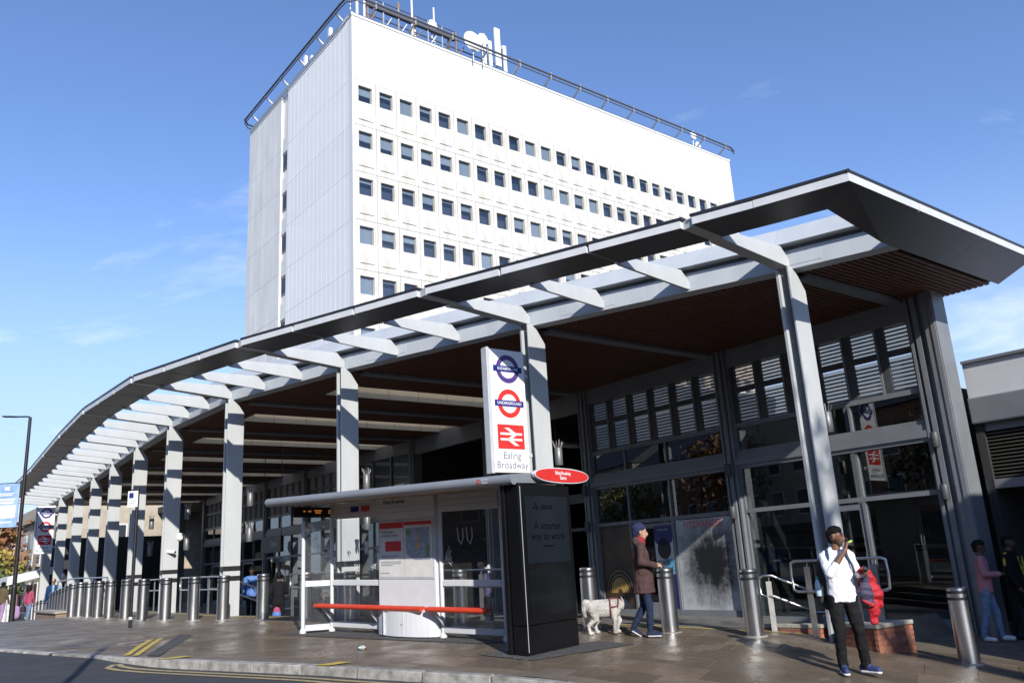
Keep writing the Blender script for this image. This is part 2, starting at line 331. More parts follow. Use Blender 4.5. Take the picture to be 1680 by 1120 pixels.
band([(7.25, -12.42), (8.4, -11.95), (9.45, -11.48)], .09, 'yellow_paint', False, 'yellow_line', .0155)
band([(7.08, -12.33), (8.3, -11.82), (9.5, -11.3)], .09, 'yellow_paint', False, 'yellow_line', .0155)
for p, q in (((14.96, -13.2), (15.05, -12.83)), ((11.4, -12.72), (11.5, -12.5)), ((9.13, -12.12), (9.44, -11.52)), ((8.82, -13.28), (8.91, -12.81))):
    band([p, q], .07, 'white_paint', False, 'white_line', .0155)
o = mark('grey_tarmac_strip', [(6.95, -12.2), (6.72, -12.08), (9.55, -10.7), (9.9, -10.86)], 'patch', .0135, parent=mk)
for a0 in (6.28, 3.58):
    s = MB(); b0 = bk(a0)
    s.quad([W(a0 - .12, b0 + .075, hp(a0) + .0105), W(a0 + .12, b0 - .03, hp(a0) + .0105), W(a0 + .13, b0 + .36, hp(a0) + .013), W(a0 - .11, b0 + .42, hp(a0) + .013)])
    s.build('kerb_blip', 'yellow_paint', mk, recalc=False)
o = mark('tarmac_patch', [(2.75, -8.95), (1.86, -8.72), (1.9, -6.75), (2.5, -6.9)], 'patch', .016, parent=mk)
o = mark('tarmac_patch', [(8.0, -9.75), (3.6, -8.3), (3.4, -7.75), (8.0, -8.9)], 'patch', .0155, parent=mk)
s = MB()
for (ca, cb, ra, rb_, nn) in ((2.3, -8.7, .5, .2, 110), (2.05, -7.9, .2, .6, 80), (5.2, -8.5, 2.2, .14, 120), (7.75, -9.2, .3, .25, 60)):
    for _ in range(nn):
        a_ = rnd.gauss(ca, ra * .55); b_ = rnd.gauss(cb, rb_ * .55) ; z_ = hp(a_) + .014; r_ = rnd.uniform(.003, .009); w = W(a_, b_, z_)
        t = rnd.uniform(0, 3); s.hexa([(w.x + r_ * math.cos(t + i * math.pi / 2) * (1 if j == 0 else .6), w.y + r_ * math.sin(t + i * math.pi / 2) * (1 if j == 0 else .6), w.z + j * r_) for j in (0, 1) for i in range(4)])
tag(s.build('gravel', 'grit'), 'loose grit and broken glass scattered round the shelter feet', 'grit', kind='stuff')

# trodden chewing gum and drips
s = MB(); rg_ = random.Random(21)
for _ in range(520):
    a_ = rg_.uniform(-3.4, 11); t_ = rg_.random(); b_ = bk(a_) + .3 + t_ * (bs(a_) - .4 - bk(a_) - .3 if a_ > .75 else 3.2); z_ = gz(a_, b_) + .0125; r_ = rg_.uniform(.008, .022); w = W(a_, b_, z_); e_ = rg_.uniform(.6, 1)
    s._add([(w.x + r_ * math.cos(k * 1.047), w.y + r_ * e_ * math.sin(k * 1.047), w.z) for k in range(6)], [tuple(range(6))])
tag(s.build('chewing_gum', 'gum', recalc=False), 'small trodden gum spots dotted over the paving', 'gum', kind='stuff')

# ---------------------------------------------------------------- the station
SL = W(0, 0, 0)
stn = empty('station_building', SL, SROT, 'long station front with grey pillars and dark timber canopy soffit', 'station')
def hexS(mb, pts): mb.hexa([S(*p) for p in pts])
def boxS(mb, a0, a1, b0, b1, z0, z1): mb.box((-max(a0, a1), min(b0, b1), min(z0, z1)), (-min(a0, a1), max(b0, b1), max(z0, z1)))
# pillars
for k, (a, b) in enumerate(zip(PA, PB)):
    zb = min(hf(a), hp(a)) - .1; mb = MB()
    for x0, x1 in ((a - .13, a - .09), (a + .07, a + .13)):
        mb.prism([S(x0, b, zb), S(x0, b + .43, zb), S(x0, b + .43, ZS - .36), S(x0, b + .17, ZS + .02), S(x0, b, ZS + .02)], (-(x1 - x0), 0, 0))
    boxS(mb, a - .09, a + .07, b + .24, b + .415, zb, ZS - .40)
    pl = mb.build('pillar', 'pillar_paint', stn, bevel=.008)
    zg = hp(a) if k else .1
    if k:
        for z0 in (zg + .84, zg + 1.08):
            mb = MB(); boxS(mb, a - .134, a + .134, b - .004, b + .434, z0, z0 + .12); mb.build('black_band', 'black_trim', pl)
# beams and fascia, bay by bay
KA = [-1.23] + PA
def bay_hex(mb, a0, a1, b_lo0, b_hi0, z0, z1, lean=0.0):
    pts = []
    for z, ln in ((z0, 0), (z1, lean)):
        pts += [(a0, pb(a0) + b_lo0 + ln, z), (a1, pb(a1) + b_lo0 + ln, z), (a1, pb(a1) + b_hi0 + ln, z), (a0, pb(a0) + b_hi0 + ln, z)]
    hexS(mb, pts)
for k in range(len(KA) - 1):
    a0, a1 = KA[k] + .003, KA[k + 1] - .003
    mb = MB(); bay_hex(mb, a0, a1, .08, .40, ZS - .005, ZS + .33); eb = mb.build('edge_beam', 'beam_grey', stn)
    mb = MB(); bay_hex(mb, a0, a1, .16, .40, ZS + .331, ZS + .41); mb.build('gutter_recess', 'gutter', stn)
    mb = MB(); bay_hex(mb, a0, a1, -.10, .35, ZS + .412, ZS + .73, .16); mb.build('roof_fascia', 'beam_grey', stn)
    # shallow access hatches on the beam face
    if k < 6:
        for f in (.62, .76):
            am = a0 + (a1 - a0) * f; mb = MB(); w = .42
            hexS(mb, [(am, pb(am) + .074, ZS + .06), (am + w, pb(am + w) + .074, ZS + .06), (am + w, pb(am + w) + .09, ZS + .06), (am, pb(am) + .09, ZS + .06), (am, pb(am) + .074, ZS + .25), (am + w, pb(am + w) + .074, ZS + .25), (am + w, pb(am + w) + .09, ZS + .25), (am, pb(am) + .09, ZS + .25)])
            mb.build('access_hatch', 'beam_grey', eb)
# outrigger arms
arms = []
for k in range(len(PA)):
    arms.append((PA[k], .11))
    if k < len(PA) - 1:
        d = PA[k + 1] - PA[k]; arms += [(PA[k] + d / 3, .028), (PA[k] + 2 * d / 3, .028)]
for a, hw in arms:
    b = pb(a); mb = MB()
    mb.prism([S(a - hw, b + .10, ZS + .03), S(a - hw, b - .02, ZS + .03), S(a - hw, b - 1.68, ZS + .185), S(a - hw, b - 1.76, ZS + .228), S(a - hw, b - 1.58, ZS + .36), S(a - hw, b - .10, ZS + .37), S(a - hw, b + .10, ZS + .17)], (-2 * hw, 0, 0))
    mb.build('outrigger_arm', 'fascia_white' if 0 else 'pillar_paint', stn, bevel=.004)
# canopy edge panels
OB, IB = -2.38, -1.66; ZI, ZO, TH = ZS + .225, ZS + .285, .125
def wing(c4, zz, name='canopy_panel', face=0):
    """c4: outer0, outer1, inner1, inner0 in (a,b)"""
    mb = MB(); bot = [S(p[0], p[1], z) for p, z in zip(c4, zz)]; top = [v + Vector((0, 0, TH)) for v in bot]
    o = len(mb.v); mb.mi = 0; mb._add(bot + top, [(0, 3, 2, 1)]); mb.mi = 1; mb._add(bot + top, [(4, 5, 6, 7), (0, 1, 5, 4), (1, 2, 6, 5), (2, 3, 7, 6), (3, 0, 4, 7)])
    p = mb.build(name, ['charcoal', 'fascia_white'], stn, recalc=False)
    bm = bmesh.new(); bm.from_mesh(p.data); bmesh.ops.remove_doubles(bm, verts=bm.verts, dist=1e-4); bmesh.ops.recalc_face_normals(bm, faces=bm.faces); bm.to_mesh(p.data); bm.free()
    mid = sum(top, Vector()) / 4; e = [(v - mid) for v in top]
    lip = MB(); lb = [mid + v * 1.0 + v.normalized() * .03 + Vector((0, 0, .002)) for v in e]; lip.hexa(lb + [v + Vector((0, 0, .045)) for v in lb]); lip.build('roof_lip', 'black_trim', p)
    return p
ws = [a for a, hw in arms]
for i in range(len(ws) - 1):
    g0 = .10 if i % 3 == 0 else .025; g1 = .10 if (i + 1) % 3 == 0 else .025
    a0, a1 = ws[i] + g0, ws[i + 1] - g1
    wing([(a0, pb(a0) + OB), (a1, pb(a1) + OB), (a1, pb(a1) + IB), (a0, pb(a0) + IB)], (ZO, ZO, ZI, ZI))
for a in PA:
    mb = MB(); b = pb(a); hexS(mb, [(a - .1, b + OB + .03, ZS + .27), (a + .1, b + OB + .03, ZS + .27), (a + .1, b + IB, ZS + .225), (a - .1, b + IB, ZS + .225), (a - .1, b + OB + .03, ZS + .41), (a + .1, b + OB + .03, ZS + .41), (a + .1, b + IB, ZS + .36), (a - .1, b + IB, ZS + .36)]); mb.build('arm_tip', 'pillar_paint', stn)
AO, AI = -1.90, -1.24
c0 = (AO, pb(AO) + OB); ci = (AI, pb(AI) + IB)
am = -.62; wing([(am + .01, pb(am) + OB), c0, ci, (am + .01, pb(am) + IB)][::1], (ZO, ZO, ZI, ZI))
wing([(PA[0] - .1, pb(PA[0]) + OB), (am + .02, pb(am) + OB), (am + .02, pb(am) + IB), (PA[0] - .1, pb(PA[0]) + IB)], (ZO, ZO, ZI, ZI))
yb = [c0[1], -3.62, -1.5, .62]; yi = [ci[1], -3.62, -1.5, .62]
for i in range(3):
    wing([(AO, yb[i] + (.012 if i else 0)), (AO, yb[i + 1]), (AI, yi[i + 1]), (AI, yi[i] + (.012 if i else 0))], (ZO, ZO, ZS - .012, ZI if i == 0 else ZS - .012))
# roof deck, soffit slats, ceiling beams, rooflights
def solid_region(mb, a0, a1, f0, f1, z0, z1):
    hexS(mb, [(a0, f0(a0), z0), (a1, f0(a1), z0), (a1, f1(a1), z0), (a0, f1(a0), z0), (a0, f0(a0), z1), (a1, f0(a1), z1), (a1, f1(a1), z1), (a0, f1(a0), z1)])
for k in range(len(KA) - 1):
    a0, a1 = KA[k], KA[k + 1]; m_ = (a0 + a1) / 2; hole = k >= 3
    front = lambda a: pb(a) + .41; back = lambda a: .6
    regs = [(a0, a1, front, back)] if not hole else [(a0, m_ - .62, front, back), (m_ + .62, a1, front, back), (m_ - .62, m_ + .62, front, lambda a: pb(m_) + 1.5), (m_ - .62, m_ + .62, lambda a: .25, back)]
    mb = MB()
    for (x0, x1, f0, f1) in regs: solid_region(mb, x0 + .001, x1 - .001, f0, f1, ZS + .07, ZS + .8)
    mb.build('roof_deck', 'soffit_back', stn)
    sl = MB(); n = int((a1 - a0 - .1) / .105)
    for i in range(n):
        a = a0 + .1 + i * .105; spans = [(pb(a) + .42, .5)]
        if hole and m_ - .66 < a < m_ + .62: spans = [(pb(a) + .42, pb(m_) + 1.5), (.25, .5)]
        for s0, s1 in spans: hexS(sl, [(a, s0, ZS), (a + .072, s0, ZS), (a + .072, s1, ZS), (a, s1, ZS), (a, s0, ZS + .04), (a + .072, s0, ZS + .04), (a + .072, s1, ZS + .04), (a, s1, ZS + .04)])
    o = sl.build('soffit_slats', 'wood', stn); o['kind'] = 'stuff'
    if k:
        mb = MB(); boxS(mb, a0 - .13, a0 + .13, pb(a0) + .62, -.02, ZS - .07, ZS - .004); mb.build('ceiling_beam', 'gutter', stn)
    if hole:
        y0, y1 = pb(m_) + 1.5, .25; nn = 7; dy = (y1 - y0) / nn
        for side, aw in ((1, m_ + .60), (-1, m_ - .60)):
            for i in range(nn):
                mb = MB(); boxS(mb, aw, aw + .02 * side, y0 + i * dy + .006, y0 + (i + 1) * dy - .006, ZS + .01, ZS + .84); mb.build('rooflight_panel', 'cream_panel', stn)
        mb = MB(); boxS(mb, m_ - .62, m_ + .62, y0, y0 + .02, ZS + .01, ZS + .84); boxS(mb, m_ - .62, m_ + .62, y1 - .02, y1, ZS + .01, ZS + .84); mb.build('rooflight_end', 'cream_panel', stn)
        mb = MB(); boxS(mb, m_ - .62, m_ + .62, y0, y1, ZS + .845, ZS + .86); mb.build('rooflight_pane', 'rooflight', stn)
# glass front
GA = [.07, 4.85, 9.72] + [14.4 + 4.7 * i for i in range(8)]
def column(a, w=.17, b0=-.14, b1=.25):
    mb = MB(); zb = hf(a) - .05
    boxS(mb, a - w, a + w, b0 + .05, b1, zb, ZS + .05); boxS(mb, a - w, a - w + .06, b0, b0 + .05, zb, ZS + .05); boxS(mb, a + w - .06, a + w, b0, b0 + .05, zb, ZS + .05); boxS(mb, a - .05, a + .05, b0 - .02, b0 + .05, zb, ZS + .05)
    return mb.build('wall_column', 'frame_grey', stn, bevel=.005)
mb = MB(); boxS(mb, -.34, -.10, -.2, .3, -.4, ZS + .05); boxS(mb, -.32, -.22, -.22, -.2, -.4, ZS + .05); mb.build('end_column', 'frame_grey', stn, bevel=.01)
for a in GA: column(a)
def glaz(k, louv=True, doors=True):
    a0, a1 = GA[k] + .17, GA[k + 1] - .17; wd = a1 - a0; fr = MB(); zf = hf((a0 + a1) / 2)
    H = lambda z0, z1, b0=-.06, b1=.06, x0=a0, x1=a1: boxS(fr, x0, x1, b0, b1, z0, z1)
    V = lambda a, z0, z1, w=.05, b0=-.055, b1=.055: boxS(fr, a - w / 2, a + w / 2, b0, b1, z0, z1)
    H(5.70, ZS + .05, -.08, .08); H(4.26, 4.36); H(3.66, 3.74); H(3.54, 3.655, -.10, .10); H(3.40, 3.535, -.13, .10); H(3.32, 3.395, -.09, .09); H(2.33, 2.42)
    H(zf - .05, zf + .13, -.05, .05)
    third = [a0 + wd / 3, a0 + 2 * wd / 3]
    if k == 0: third = [a0 + 1.55, a0 + 2.55]
    if k == 1: third = [6.85, 8.30]
    ed = [a0] + third + [a1]
    for t in third: V(t, 3.74, 4.26); V(t, 2.42, 3.32); V(t, zf, 2.33, .07)
    V(a0 + .03, zf, 5.7, .06); V(a1 - .03, zf, 5.7, .06)
    for i in range(3):
        for (z0, z1, nm) in ((3.74, 4.26, 'pane'), (2.42, 3.32, 'pane'), (zf + .13, 2.33, 'door_pane')):
            mb = MB(); boxS(mb, ed[i] + .035, ed[i + 1] - .035, -.006, .006, z0, z1); mb.build(nm, 'glass_shop', stn)
    # middle door leaf
    d0, d1 = ed[1] + .04, ed[2] - .04
    mb = MB()
    for x0, x1, z0, z1 in ((d0, d0 + .08, zf + .13, 2.3), (d1 - .08, d1, zf + .13, 2.3), (d0 + .08, d1 - .08, 2.18, 2.3), (d0 + .08, d1 - .08, zf + .13, zf + .3)): boxS(mb, x0, x1, -.03, -.008, z0, z1)
    dr = mb.build('door_frame', 'frame_grey', stn)
    mb = MB(); mb.tube([S(d1 - .13, -.07, 1.0), S(d1 - .13, -.07, 1.5)], .014, 8); boxS(mb, d1 - .14, d1 - .12, -.07, -.03, 1.05, 1.08); boxS(mb, d1 - .14, d1 - .12, -.07, -.03, 1.42, 1.45); mb.build('door_handle', 'steel_rail', dr)
    if louv:
        n = 6; p = wd / n; sl = MB(); fd = MB()
        boxS(fd, a0 + .06, a1 - .06, -.05, .05, 5.08, 5.20)
        for i in range(n):
            x = a0 + i * p; V(x, 4.36, 5.7, .05)
            boxS(fd, x + p - .185, x + p - .026, -.035, .03, 4.36, 5.7)
            for z0, z1 in ((4.36, 5.06), (5.22, 5.70)):
                mb = MB(); boxS(mb, x + .03, x + p - .185, .03, .036, z0, z1); mb.build('frosted_pane', 'frosted', stn)
                mm = int((z1 - z0) / .079)
                for j in range(mm): boxS(sl, x + .03, x + p - .185, -.012, .012, z0 + .03 + j * .079, z0 + .060 + j * .079)
        o = sl.build('louvre_slats', 'frame_dark', stn); o['kind'] = 'stuff'; fd.build('louvre_frame', 'frame_dark', stn)
    else:
        n = 3; p = wd / n
        for i in range(n):
            V(a0 + i * p, 4.36, 5.7, .06); mb = MB(); boxS(mb, a0 + i * p + .03, a0 + (i + 1) * p - .03, -.006, .006, 4.36, 5.7); mb.build('pane', 'glass_shop', stn)
    fr.build('glazing_frame', 'frame_grey', stn)
    # shop unit behind
    mb = MB(); boxS(mb, GA[k], GA[k + 1], 4.5, 4.6, zf, 4.3 if louv else ZS); 
    if louv: boxS(mb, GA[k], GA[k + 1], .12, 4.6, 4.32, 4.42)
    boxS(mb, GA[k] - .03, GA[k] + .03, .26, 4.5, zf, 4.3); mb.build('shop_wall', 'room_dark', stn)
for k in (0, 1): glaz(k)
for k in (4,): glaz(k, False)
for k in (5, 6, 7, 8): glaz(k)
# entrance hall behind the open bays
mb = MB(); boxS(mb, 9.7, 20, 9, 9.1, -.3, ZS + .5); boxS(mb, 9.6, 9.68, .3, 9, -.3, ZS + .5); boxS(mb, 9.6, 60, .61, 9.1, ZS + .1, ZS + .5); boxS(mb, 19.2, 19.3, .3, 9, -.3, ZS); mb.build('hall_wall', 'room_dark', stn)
mb = MB(); boxS(mb, 9.9, 19.0, -.06, .06, 5.55, ZS + .05); mb.build('entrance_header', 'frame_grey', stn)
mb = MB()
for a in (11.2, 12.8, 14.4, 16.0, 17.6): boxS(mb, a - .03, a + .03, 2.9, 2.98, 0, ZS)
boxS(mb, 9.7, 19, 2.9, 2.98, 3.3, 3.6); boxS(mb, 9.7, 19, 2.9, 2.98, 2.4, 2.5); mb.build('hall_screen', 'frame_grey', stn)
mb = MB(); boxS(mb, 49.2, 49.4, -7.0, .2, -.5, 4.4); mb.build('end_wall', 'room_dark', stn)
# ---------------------------------------------------------------- office tower
mat('tower_white', (.74, .74, .72), .55, c2=(.70, .695, .67), scale=.5, stretch=(1, 1, .4))
mat('tower_panel', (.72, .715, .69), .6, c2=(.53, .50, .44), scale=1.6, stretch=(1, 1, .3), rand=.02)
mat('tower_rib', (.88, .87, .85), .5, c2=(.84, .83, .81), scale=.6, rand=.02)
mat('tower_flat', (.77, .76, .73), .6, c2=(.66, .65, .62), scale=.9, stretch=(1, 1, .3), rand=.04)
mat('blind', (.36, .38, .38), .7, c2=(.30, .32, .32), scale=2, rand=.12)
mat('window_dark', (.045, .055, .085), .6)
mat('window_trim', (.30, .30, .29), .5)
mat('dish_white', (.85, .85, .84), .45)
mat('mast_steel', (.55, .54, .52), .45, .5)
mat('rail_dark', (.10, .10, .11), .5)
mat('rust', (.33, .20, .13), .8)
TC = Vector((-10.03, 50.4, 0)); TW, TL, TZ = 19.6, 42.6, 39.7
twr = empty('office_tower', TC, SROT, 'tall white office tower with rows of square windows behind the station', 'building')
mb = MB(); boxS(mb, .55, TW - .5, .5, TL - .5, -2, TZ - .05); mb.build('core', 'window_dark', twr)
MP, MZ, WB0, WW, WH = 1.656, 3.52, .47, 1.05, 1.28
pm = MB(); e = .019; cb0, cb1 = -.303 + e, 1.353 - e; cz0, cz1 = -(3.52 - .43) + e, .43 - e
boxS(pm, 0, .3, cb0, 0, cz0, cz1); boxS(pm, 0, .3, WW, cb1, cz0, cz1); boxS(pm, 0, .3, 0, WW, 0, cz1); boxS(pm, 0, .3, 0, WW, cz0, -WH)
boxS(pm, -.06, 0, -.02, WW + .04, -WH - 1.35, -WH - .0); boxS(pm, -.045, 0, WW + .10, WW + .14, -WH - 1.3, -.2)
PANEL = pm.mesh('cladding_panel', 'tower_panel')
wm = MB(); boxS(wm, .16, .22, 0, .05, -WH, 0); boxS(wm, .16, .22, WW - .05, WW, -WH, 0); boxS(wm, .16, .22, .05, WW - .05, -.05, 0); boxS(wm, .16, .22, .05, WW - .05, -WH, -WH + .05); WFR = wm.mesh('window', 'window_trim')
wm = MB(); boxS(wm, .17, .18, .05, WW - .05, -WH + .05, -.05); WPANE = wm.mesh('pane', 'glass_tower')
wm = MB(); boxS(wm, .24, .25, .04, WW - .04, -1.0, 0); WBL = wm.mesh('roller_blind', 'blind')
NR, NC = 7, 25
rb = random.Random(5)
for r in range(NR):
    z = 34.24 - MZ * r
    for c in range(NC):
        b = WB0 + MP * c
        inst(PANEL, 'cladding_panel', twr, S(0, b, z)); w = inst(WFR, 'window', twr, S(0, b, z)); inst(WPANE, 'pane', w)
        bl = rb.choice((0, .12, .12, .25, .35, .5, 1.0, 1.0, .2, .62)) if rb.random() < .85 else 0
        if bl: inst(WBL, 'roller_blind', w, (0, 0, -.03), sc=(1, 1, 1.2 * bl))
zt = 34.24 + .43; zl = 34.24 - MZ * (NR - 1) - (3.52 - .43)
mb = MB(); boxS(mb, 0, .5, .17, WB0 + MP * NC - .303, zt + .01, TZ); mb.build('upper_wall', 'tower_white', twr)
mb = MB(); boxS(mb, -.01, .5, -.01, .165, -2, TZ); mb.build('corner_strip', 'tower_white', twr)
mb = MB(); boxS(mb, 0, .5, WB0 + MP * NC - .3, TL, -2, TZ); mb.build('end_strip', 'tower_white', twr)
mb = MB(); boxS(mb, 0, .5, .17, TL, -2, zl - .01); mb.build('lower_wall', 'tower_white', twr)
for k in range(11):
    z1 = zt + MZ if k == 0 else zt - MZ * (k - 1); z0 = zt - MZ * k
    if k == 0: z1 = TZ
    mb = MB(); boxS(mb, .18, 11.2, 0, .4, z0 + .012, z1 - .012)
    for i in range(15): boxS(mb, .5 + i * .72, .58 + i * .72, -.005, 0, z0 + .012, z1 - .012)
    mb.build('ribbed_panel', 'tower_rib', twr)
    for i in range(6):
        mb = MB(); boxS(mb, 12.5 + i * 1.185 + .008, 12.5 + (i + 1) * 1.185 - .008, 0, .4, z0 + .012, z1 - .012); mb.build('flat_panel', 'tower_flat', twr)
    # stair window slot
    mb = MB(); boxS(mb, 11.22, 12.48, .2, .42, z0, z1); boxS(mb, 11.3, 12.4, .10, .2, z0 - .3, z0 + 1.0); mb.build('slot_lining', 'tower_flat', twr)
    if k:
        mb = MB(); boxS(mb, 11.32, 12.38, .14, .19, z0 + 1.7, z0 + 3.15); w = mb.build('window', 'window_trim', twr); mb = MB(); boxS(mb, 11.4, 12.3, .125, .135, z0 + 1.8, z0 + 3.05); mb.build('pane', 'window_dark', w)
mb = MB(); boxS(mb, -.06, TW + .06, -.06, .1, TZ + .005, TZ + .25); boxS(mb, -.06, .1, .1, TL + .06, TZ + .005, TZ + .25); mb.build('parapet_cap', 'dish_white', twr)
rp = [S(TW + .45, .6, TZ + 1.0), S(TW + .4, -.1, TZ + 1.0), S(TW - .2, -.6, TZ + 1.0), S(.6, -.6, TZ + 1.0), S(-.3, -.55, TZ + 1.0), S(-.8, -.1, TZ + 1.0), S(-.85, 1, TZ + 1.0), S(-.85, TL - .6, TZ + 1.0), S(-.5, TL + .3, TZ + 1.0)]
mb = MB(); mb.tube(rp, .085, 8); mb.tube([p + Vector((0, 0, -.33)) for p in rp], .05, 6); mb.build('roof_rail', 'rail_dark', twr)
for i in range(13):
    b = 1.5 + i * 3.3; mb = MB(); mb.bar(S(.3, b, TZ + .25), S(-.85, b, TZ + .92), .12, .1); mb.bar(S(-.85, b, TZ + .6), S(-.85, b, TZ + 1.2), .1, .08); mb.build('rail_bracket', 'mast_steel', twr)
for i in range(6):
    a = 1.5 + i * 3.3; mb = MB(); mb.bar(S(a, .3, TZ + .25), S(a, -.6, TZ + .92), .12, .1); mb.build('rail_bracket', 'dish_white', twr)
# aerials on the tower roof
def roof(b, a, name, label, cat='antenna', group=None): return empty(name, W(*to_ab(TC.x, TC.y)) + W(a, b) - W(0, 0) + Vector((0, 0, TZ)), SROT, label, cat, group)
def dish(b, a, zc, r, label):
    t = roof(b, a, 'satellite_dish', label, 'dish', 'dishes on the tower roof')
    mb = MB(); n = 20; prof = [(r * s, .28 * r * s * s) for s in (.02, .3, .55, .8, 1.0)]
    vs = [(-.1 + .0 + .5 - dz, rr * math.cos(2 * math.pi * k / n), zc + rr * math.sin(2 * math.pi * k / n)) for rr, dz in prof for k in range(n)]
    mb._add(vs, [(i * n + k, i * n + (k + 1) % n, (i + 1) * n + (k + 1) % n, (i + 1) * n + k) for i in range(4) for k in range(n)], True); mb._add(vs[-n:], [tuple(range(n))]); mb.build('reflector', 'dish_white', t)
    mb = MB(); mb.tube([(.1, 0, -.2), (.1, 0, zc + r * .6)], .06, 6); mb.bar((.1, 0, zc), (.35, 0, zc), .12, .12); mb.build('mast', 'mast_steel', t)
dish(10.4, -.2, 1.6, .88, 'biggest white round dish on the tower roof edge'); dish(11.4, -.1, 2.2, .5, 'white dish touching the right side of the biggest dish'); dish(7.3, .9, 2.5, .42, 'white dish high on a mast left of the biggest dish')
dish(38.0, .8, 1.9, .45, 'upper of two small dishes at the far end of the tower roof'); dish(38.4, .7, .8, .42, 'lower of two small dishes at the far end of the tower roof')
for i, (b, z0, z1, w, lb) in enumerate(((12.2, .6, 3.4, .3, 'slim white panel antenna leftmost in the cluster right of the dishes'), (12.8, .6, 3.1, .3, 'short white panel antenna second in the cluster right of the dishes'), (13.6, 1.0, 4.6, .55, 'tallest and widest white panel antenna right of the dishes'), (14.3, .4, 3.2, .3, 'white panel antenna at the right end of the cluster by the dishes'))):
    t = roof(b, .7, 'panel_antenna', lb, 'antenna', 'panel antennas on the tower roof')
    mb = MB(); mb.box((-.02, -w / 2, z0), (.2, w / 2, z1)); mb.build('radome', 'dish_white', t, bevel=.05); mb = MB(); mb.tube([(-.2, 0, -.2), (-.2, 0, z1 + .2)], .05, 6); mb.bar((-.2, 0, z0 + .3), (0, 0, z0 + .3), .08, .08); mb.bar((-.2, 0, z1 - .3), (0, 0, z1 - .3), .08, .08); mb.build('mast', 'mast_steel', t)
for i, (b, a, h_, r_, m_, lb) in enumerate(((.9, .9, 4.2, .11, 'dish_white', 'thick white pole aerial near the tower roof corner'), (1.5, .9, 4.6, .09, 'dish_white', 'white pole aerial second from the tower roof corner'), (4.4, .9, 3.4, .10, 'rust', 'rusty brown post on the tower roof'), (5.4, .6, 6.5, .08, 'dish_white', 'tall white whip aerial cut by the top of the picture'), (5.8, .9, 2.6, .09, 'dish_white', 'short white pole beside the tall whip aerial'), (7.6, .9, 4.3, .07, 'dish_white', 'white pole carrying the left dish on the tower roof'), (8.9, .9, 2.6, .08, 'rust', 'brown post just left of the biggest dish'), (12.5, .9, 3.9, .04, 'mast_steel', 'thin steel whip among the panel antennas'))):
    t = roof(b, a, 'aerial_mast', lb, 'antenna', 'masts on the tower roof'); mb = MB(); mb.tube([(0, 0, -.2), (0, 0, h_)], r_, 8); mb.build('pole', m_, t); mb = MB(); mb.box((-.15, -.15, 0), (.15, .15, .12)); mb.build('base_plate', 'mast_steel', t)
t = roof(1.0, .6, 'roof_gantry', 'dark steel gantry rail with posts along the tower roof edge', 'gantry')
mb = MB(); mb.bar((0, .5, 1.9), (0, 8.3, 1.9), .22, .28); mb.tube([(0, .5, 2.6), (0, 8.3, 2.6)], .04, 6); mb.tube([(-.1, .5, 1.2), (-.1, 12.5, 1.2)], .05, 6); mb.build('beam', 'rail_dark', t)
for i in range(7): mb = MB(); mb.bar((0, .6 + i * 1.3, 0), (0, .6 + i * 1.3, 2.6), .1, .1); mb.bar((0, .6 + i * 1.3, .2), (.4, 1.1 + i * 1.3, 1.2), .07, .07); mb.build('post', 'mast_steel' if i % 3 else 'rust', t)
for i, (a, b, hh, lb) in enumerate(((4.5, .5, 1.9, 'white box aerial on the left roof edge nearest the corner'), (8.0, .6, 1.5, 'small white aerial on the left roof edge'), (9.2, .6, 2.2, 'thin white twin aerial on the left roof edge'), (15.5, .4, 1.0, 'low white floodlight at the far left roof edge'))):
    t = roof(b, a, 'edge_aerial', lb, 'antenna', 'aerials along the left roof edge'); mb = MB(); mb.tube([(0, 0, 0), (0, 0, hh)], .05, 6); mb.build('pole', 'mast_steel', t); mb = MB(); mb.box((-.18, -.12, hh * .55), (.18, .12, hh * .95)); mb.build('housing', 'dish_white', t, bevel=.03)
t = roof(-.2, -.2, 'roof_camera', 'small camera on a pole at the tower roof corner', 'camera'); mb = MB(); mb.tube([(0, 0, .2), (0, 0, 3.0)], .05, 6); mb.build('pole', 'mast_steel', t); mb = MB(); mb.box((-.2, -.15, 2.7), (.2, .15, 3.0)); mb.ball((.0, 0, 2.5), .2, 8, 6); mb.build('housing', 'dish_white', t)

# ---------------------------------------------------------------- low building on the right
mat('render_grey', (.60, .61, .63), .7, c2=(.52, .53, .55), scale=.8)
mat('cornice_grey', (.18, .185, .20), .5, c2=(.15, .155, .17), scale=1.5)
mat('blank_wall', (.30, .28, .26), .8, c2=(.24, .22, .20), scale=1)
mat('shutter', (.060, .055, .045), .55)
rbl = empty('low_building', SL, SROT, 'low grey flat roofed building with a louvred band right of the station', 'building')
mb = MB(); boxS(mb, -.35, -14, .5, 8, 4.06, 4.72); mb.build('parapet', 'render_grey', rbl)
mb = MB(); boxS(mb, -.35, -14, .44, .9, 4.725, 4.78); mb.build('coping', 'cornice_grey', rbl)
mb = MB(); boxS(mb, -.35, -14, .38, 1.2, 3.56, 4.055); mb.build('cornice', 'cornice_grey', rbl, bevel=.03)
mb = MB(); boxS(mb, -.35, -14, .56, .9, 3.42, 3.555); boxS(mb, -.35, -14, .50, .9, 2.36, 2.53); mb.build('lintel', 'cornice_grey', rbl)
for i in range(13): mb = MB(); z = 2.56 + i * .066; mb.hexa([S(-.35, .56, z), S(-14, .56, z), S(-14, .66, z + .03), S(-.35, .66, z + .03), S(-.35, .56, z + .018), S(-14, .56, z + .018), S(-14, .66, z + .048), S(-.35, .66, z + .048)]); mb.build('louvre_slat', 'shutter', rbl)
mb = MB(); boxS(mb, -.35, -14, .68, .72, 2.5, 3.5); mb.build('louvre_back', 'soffit_back', rbl)
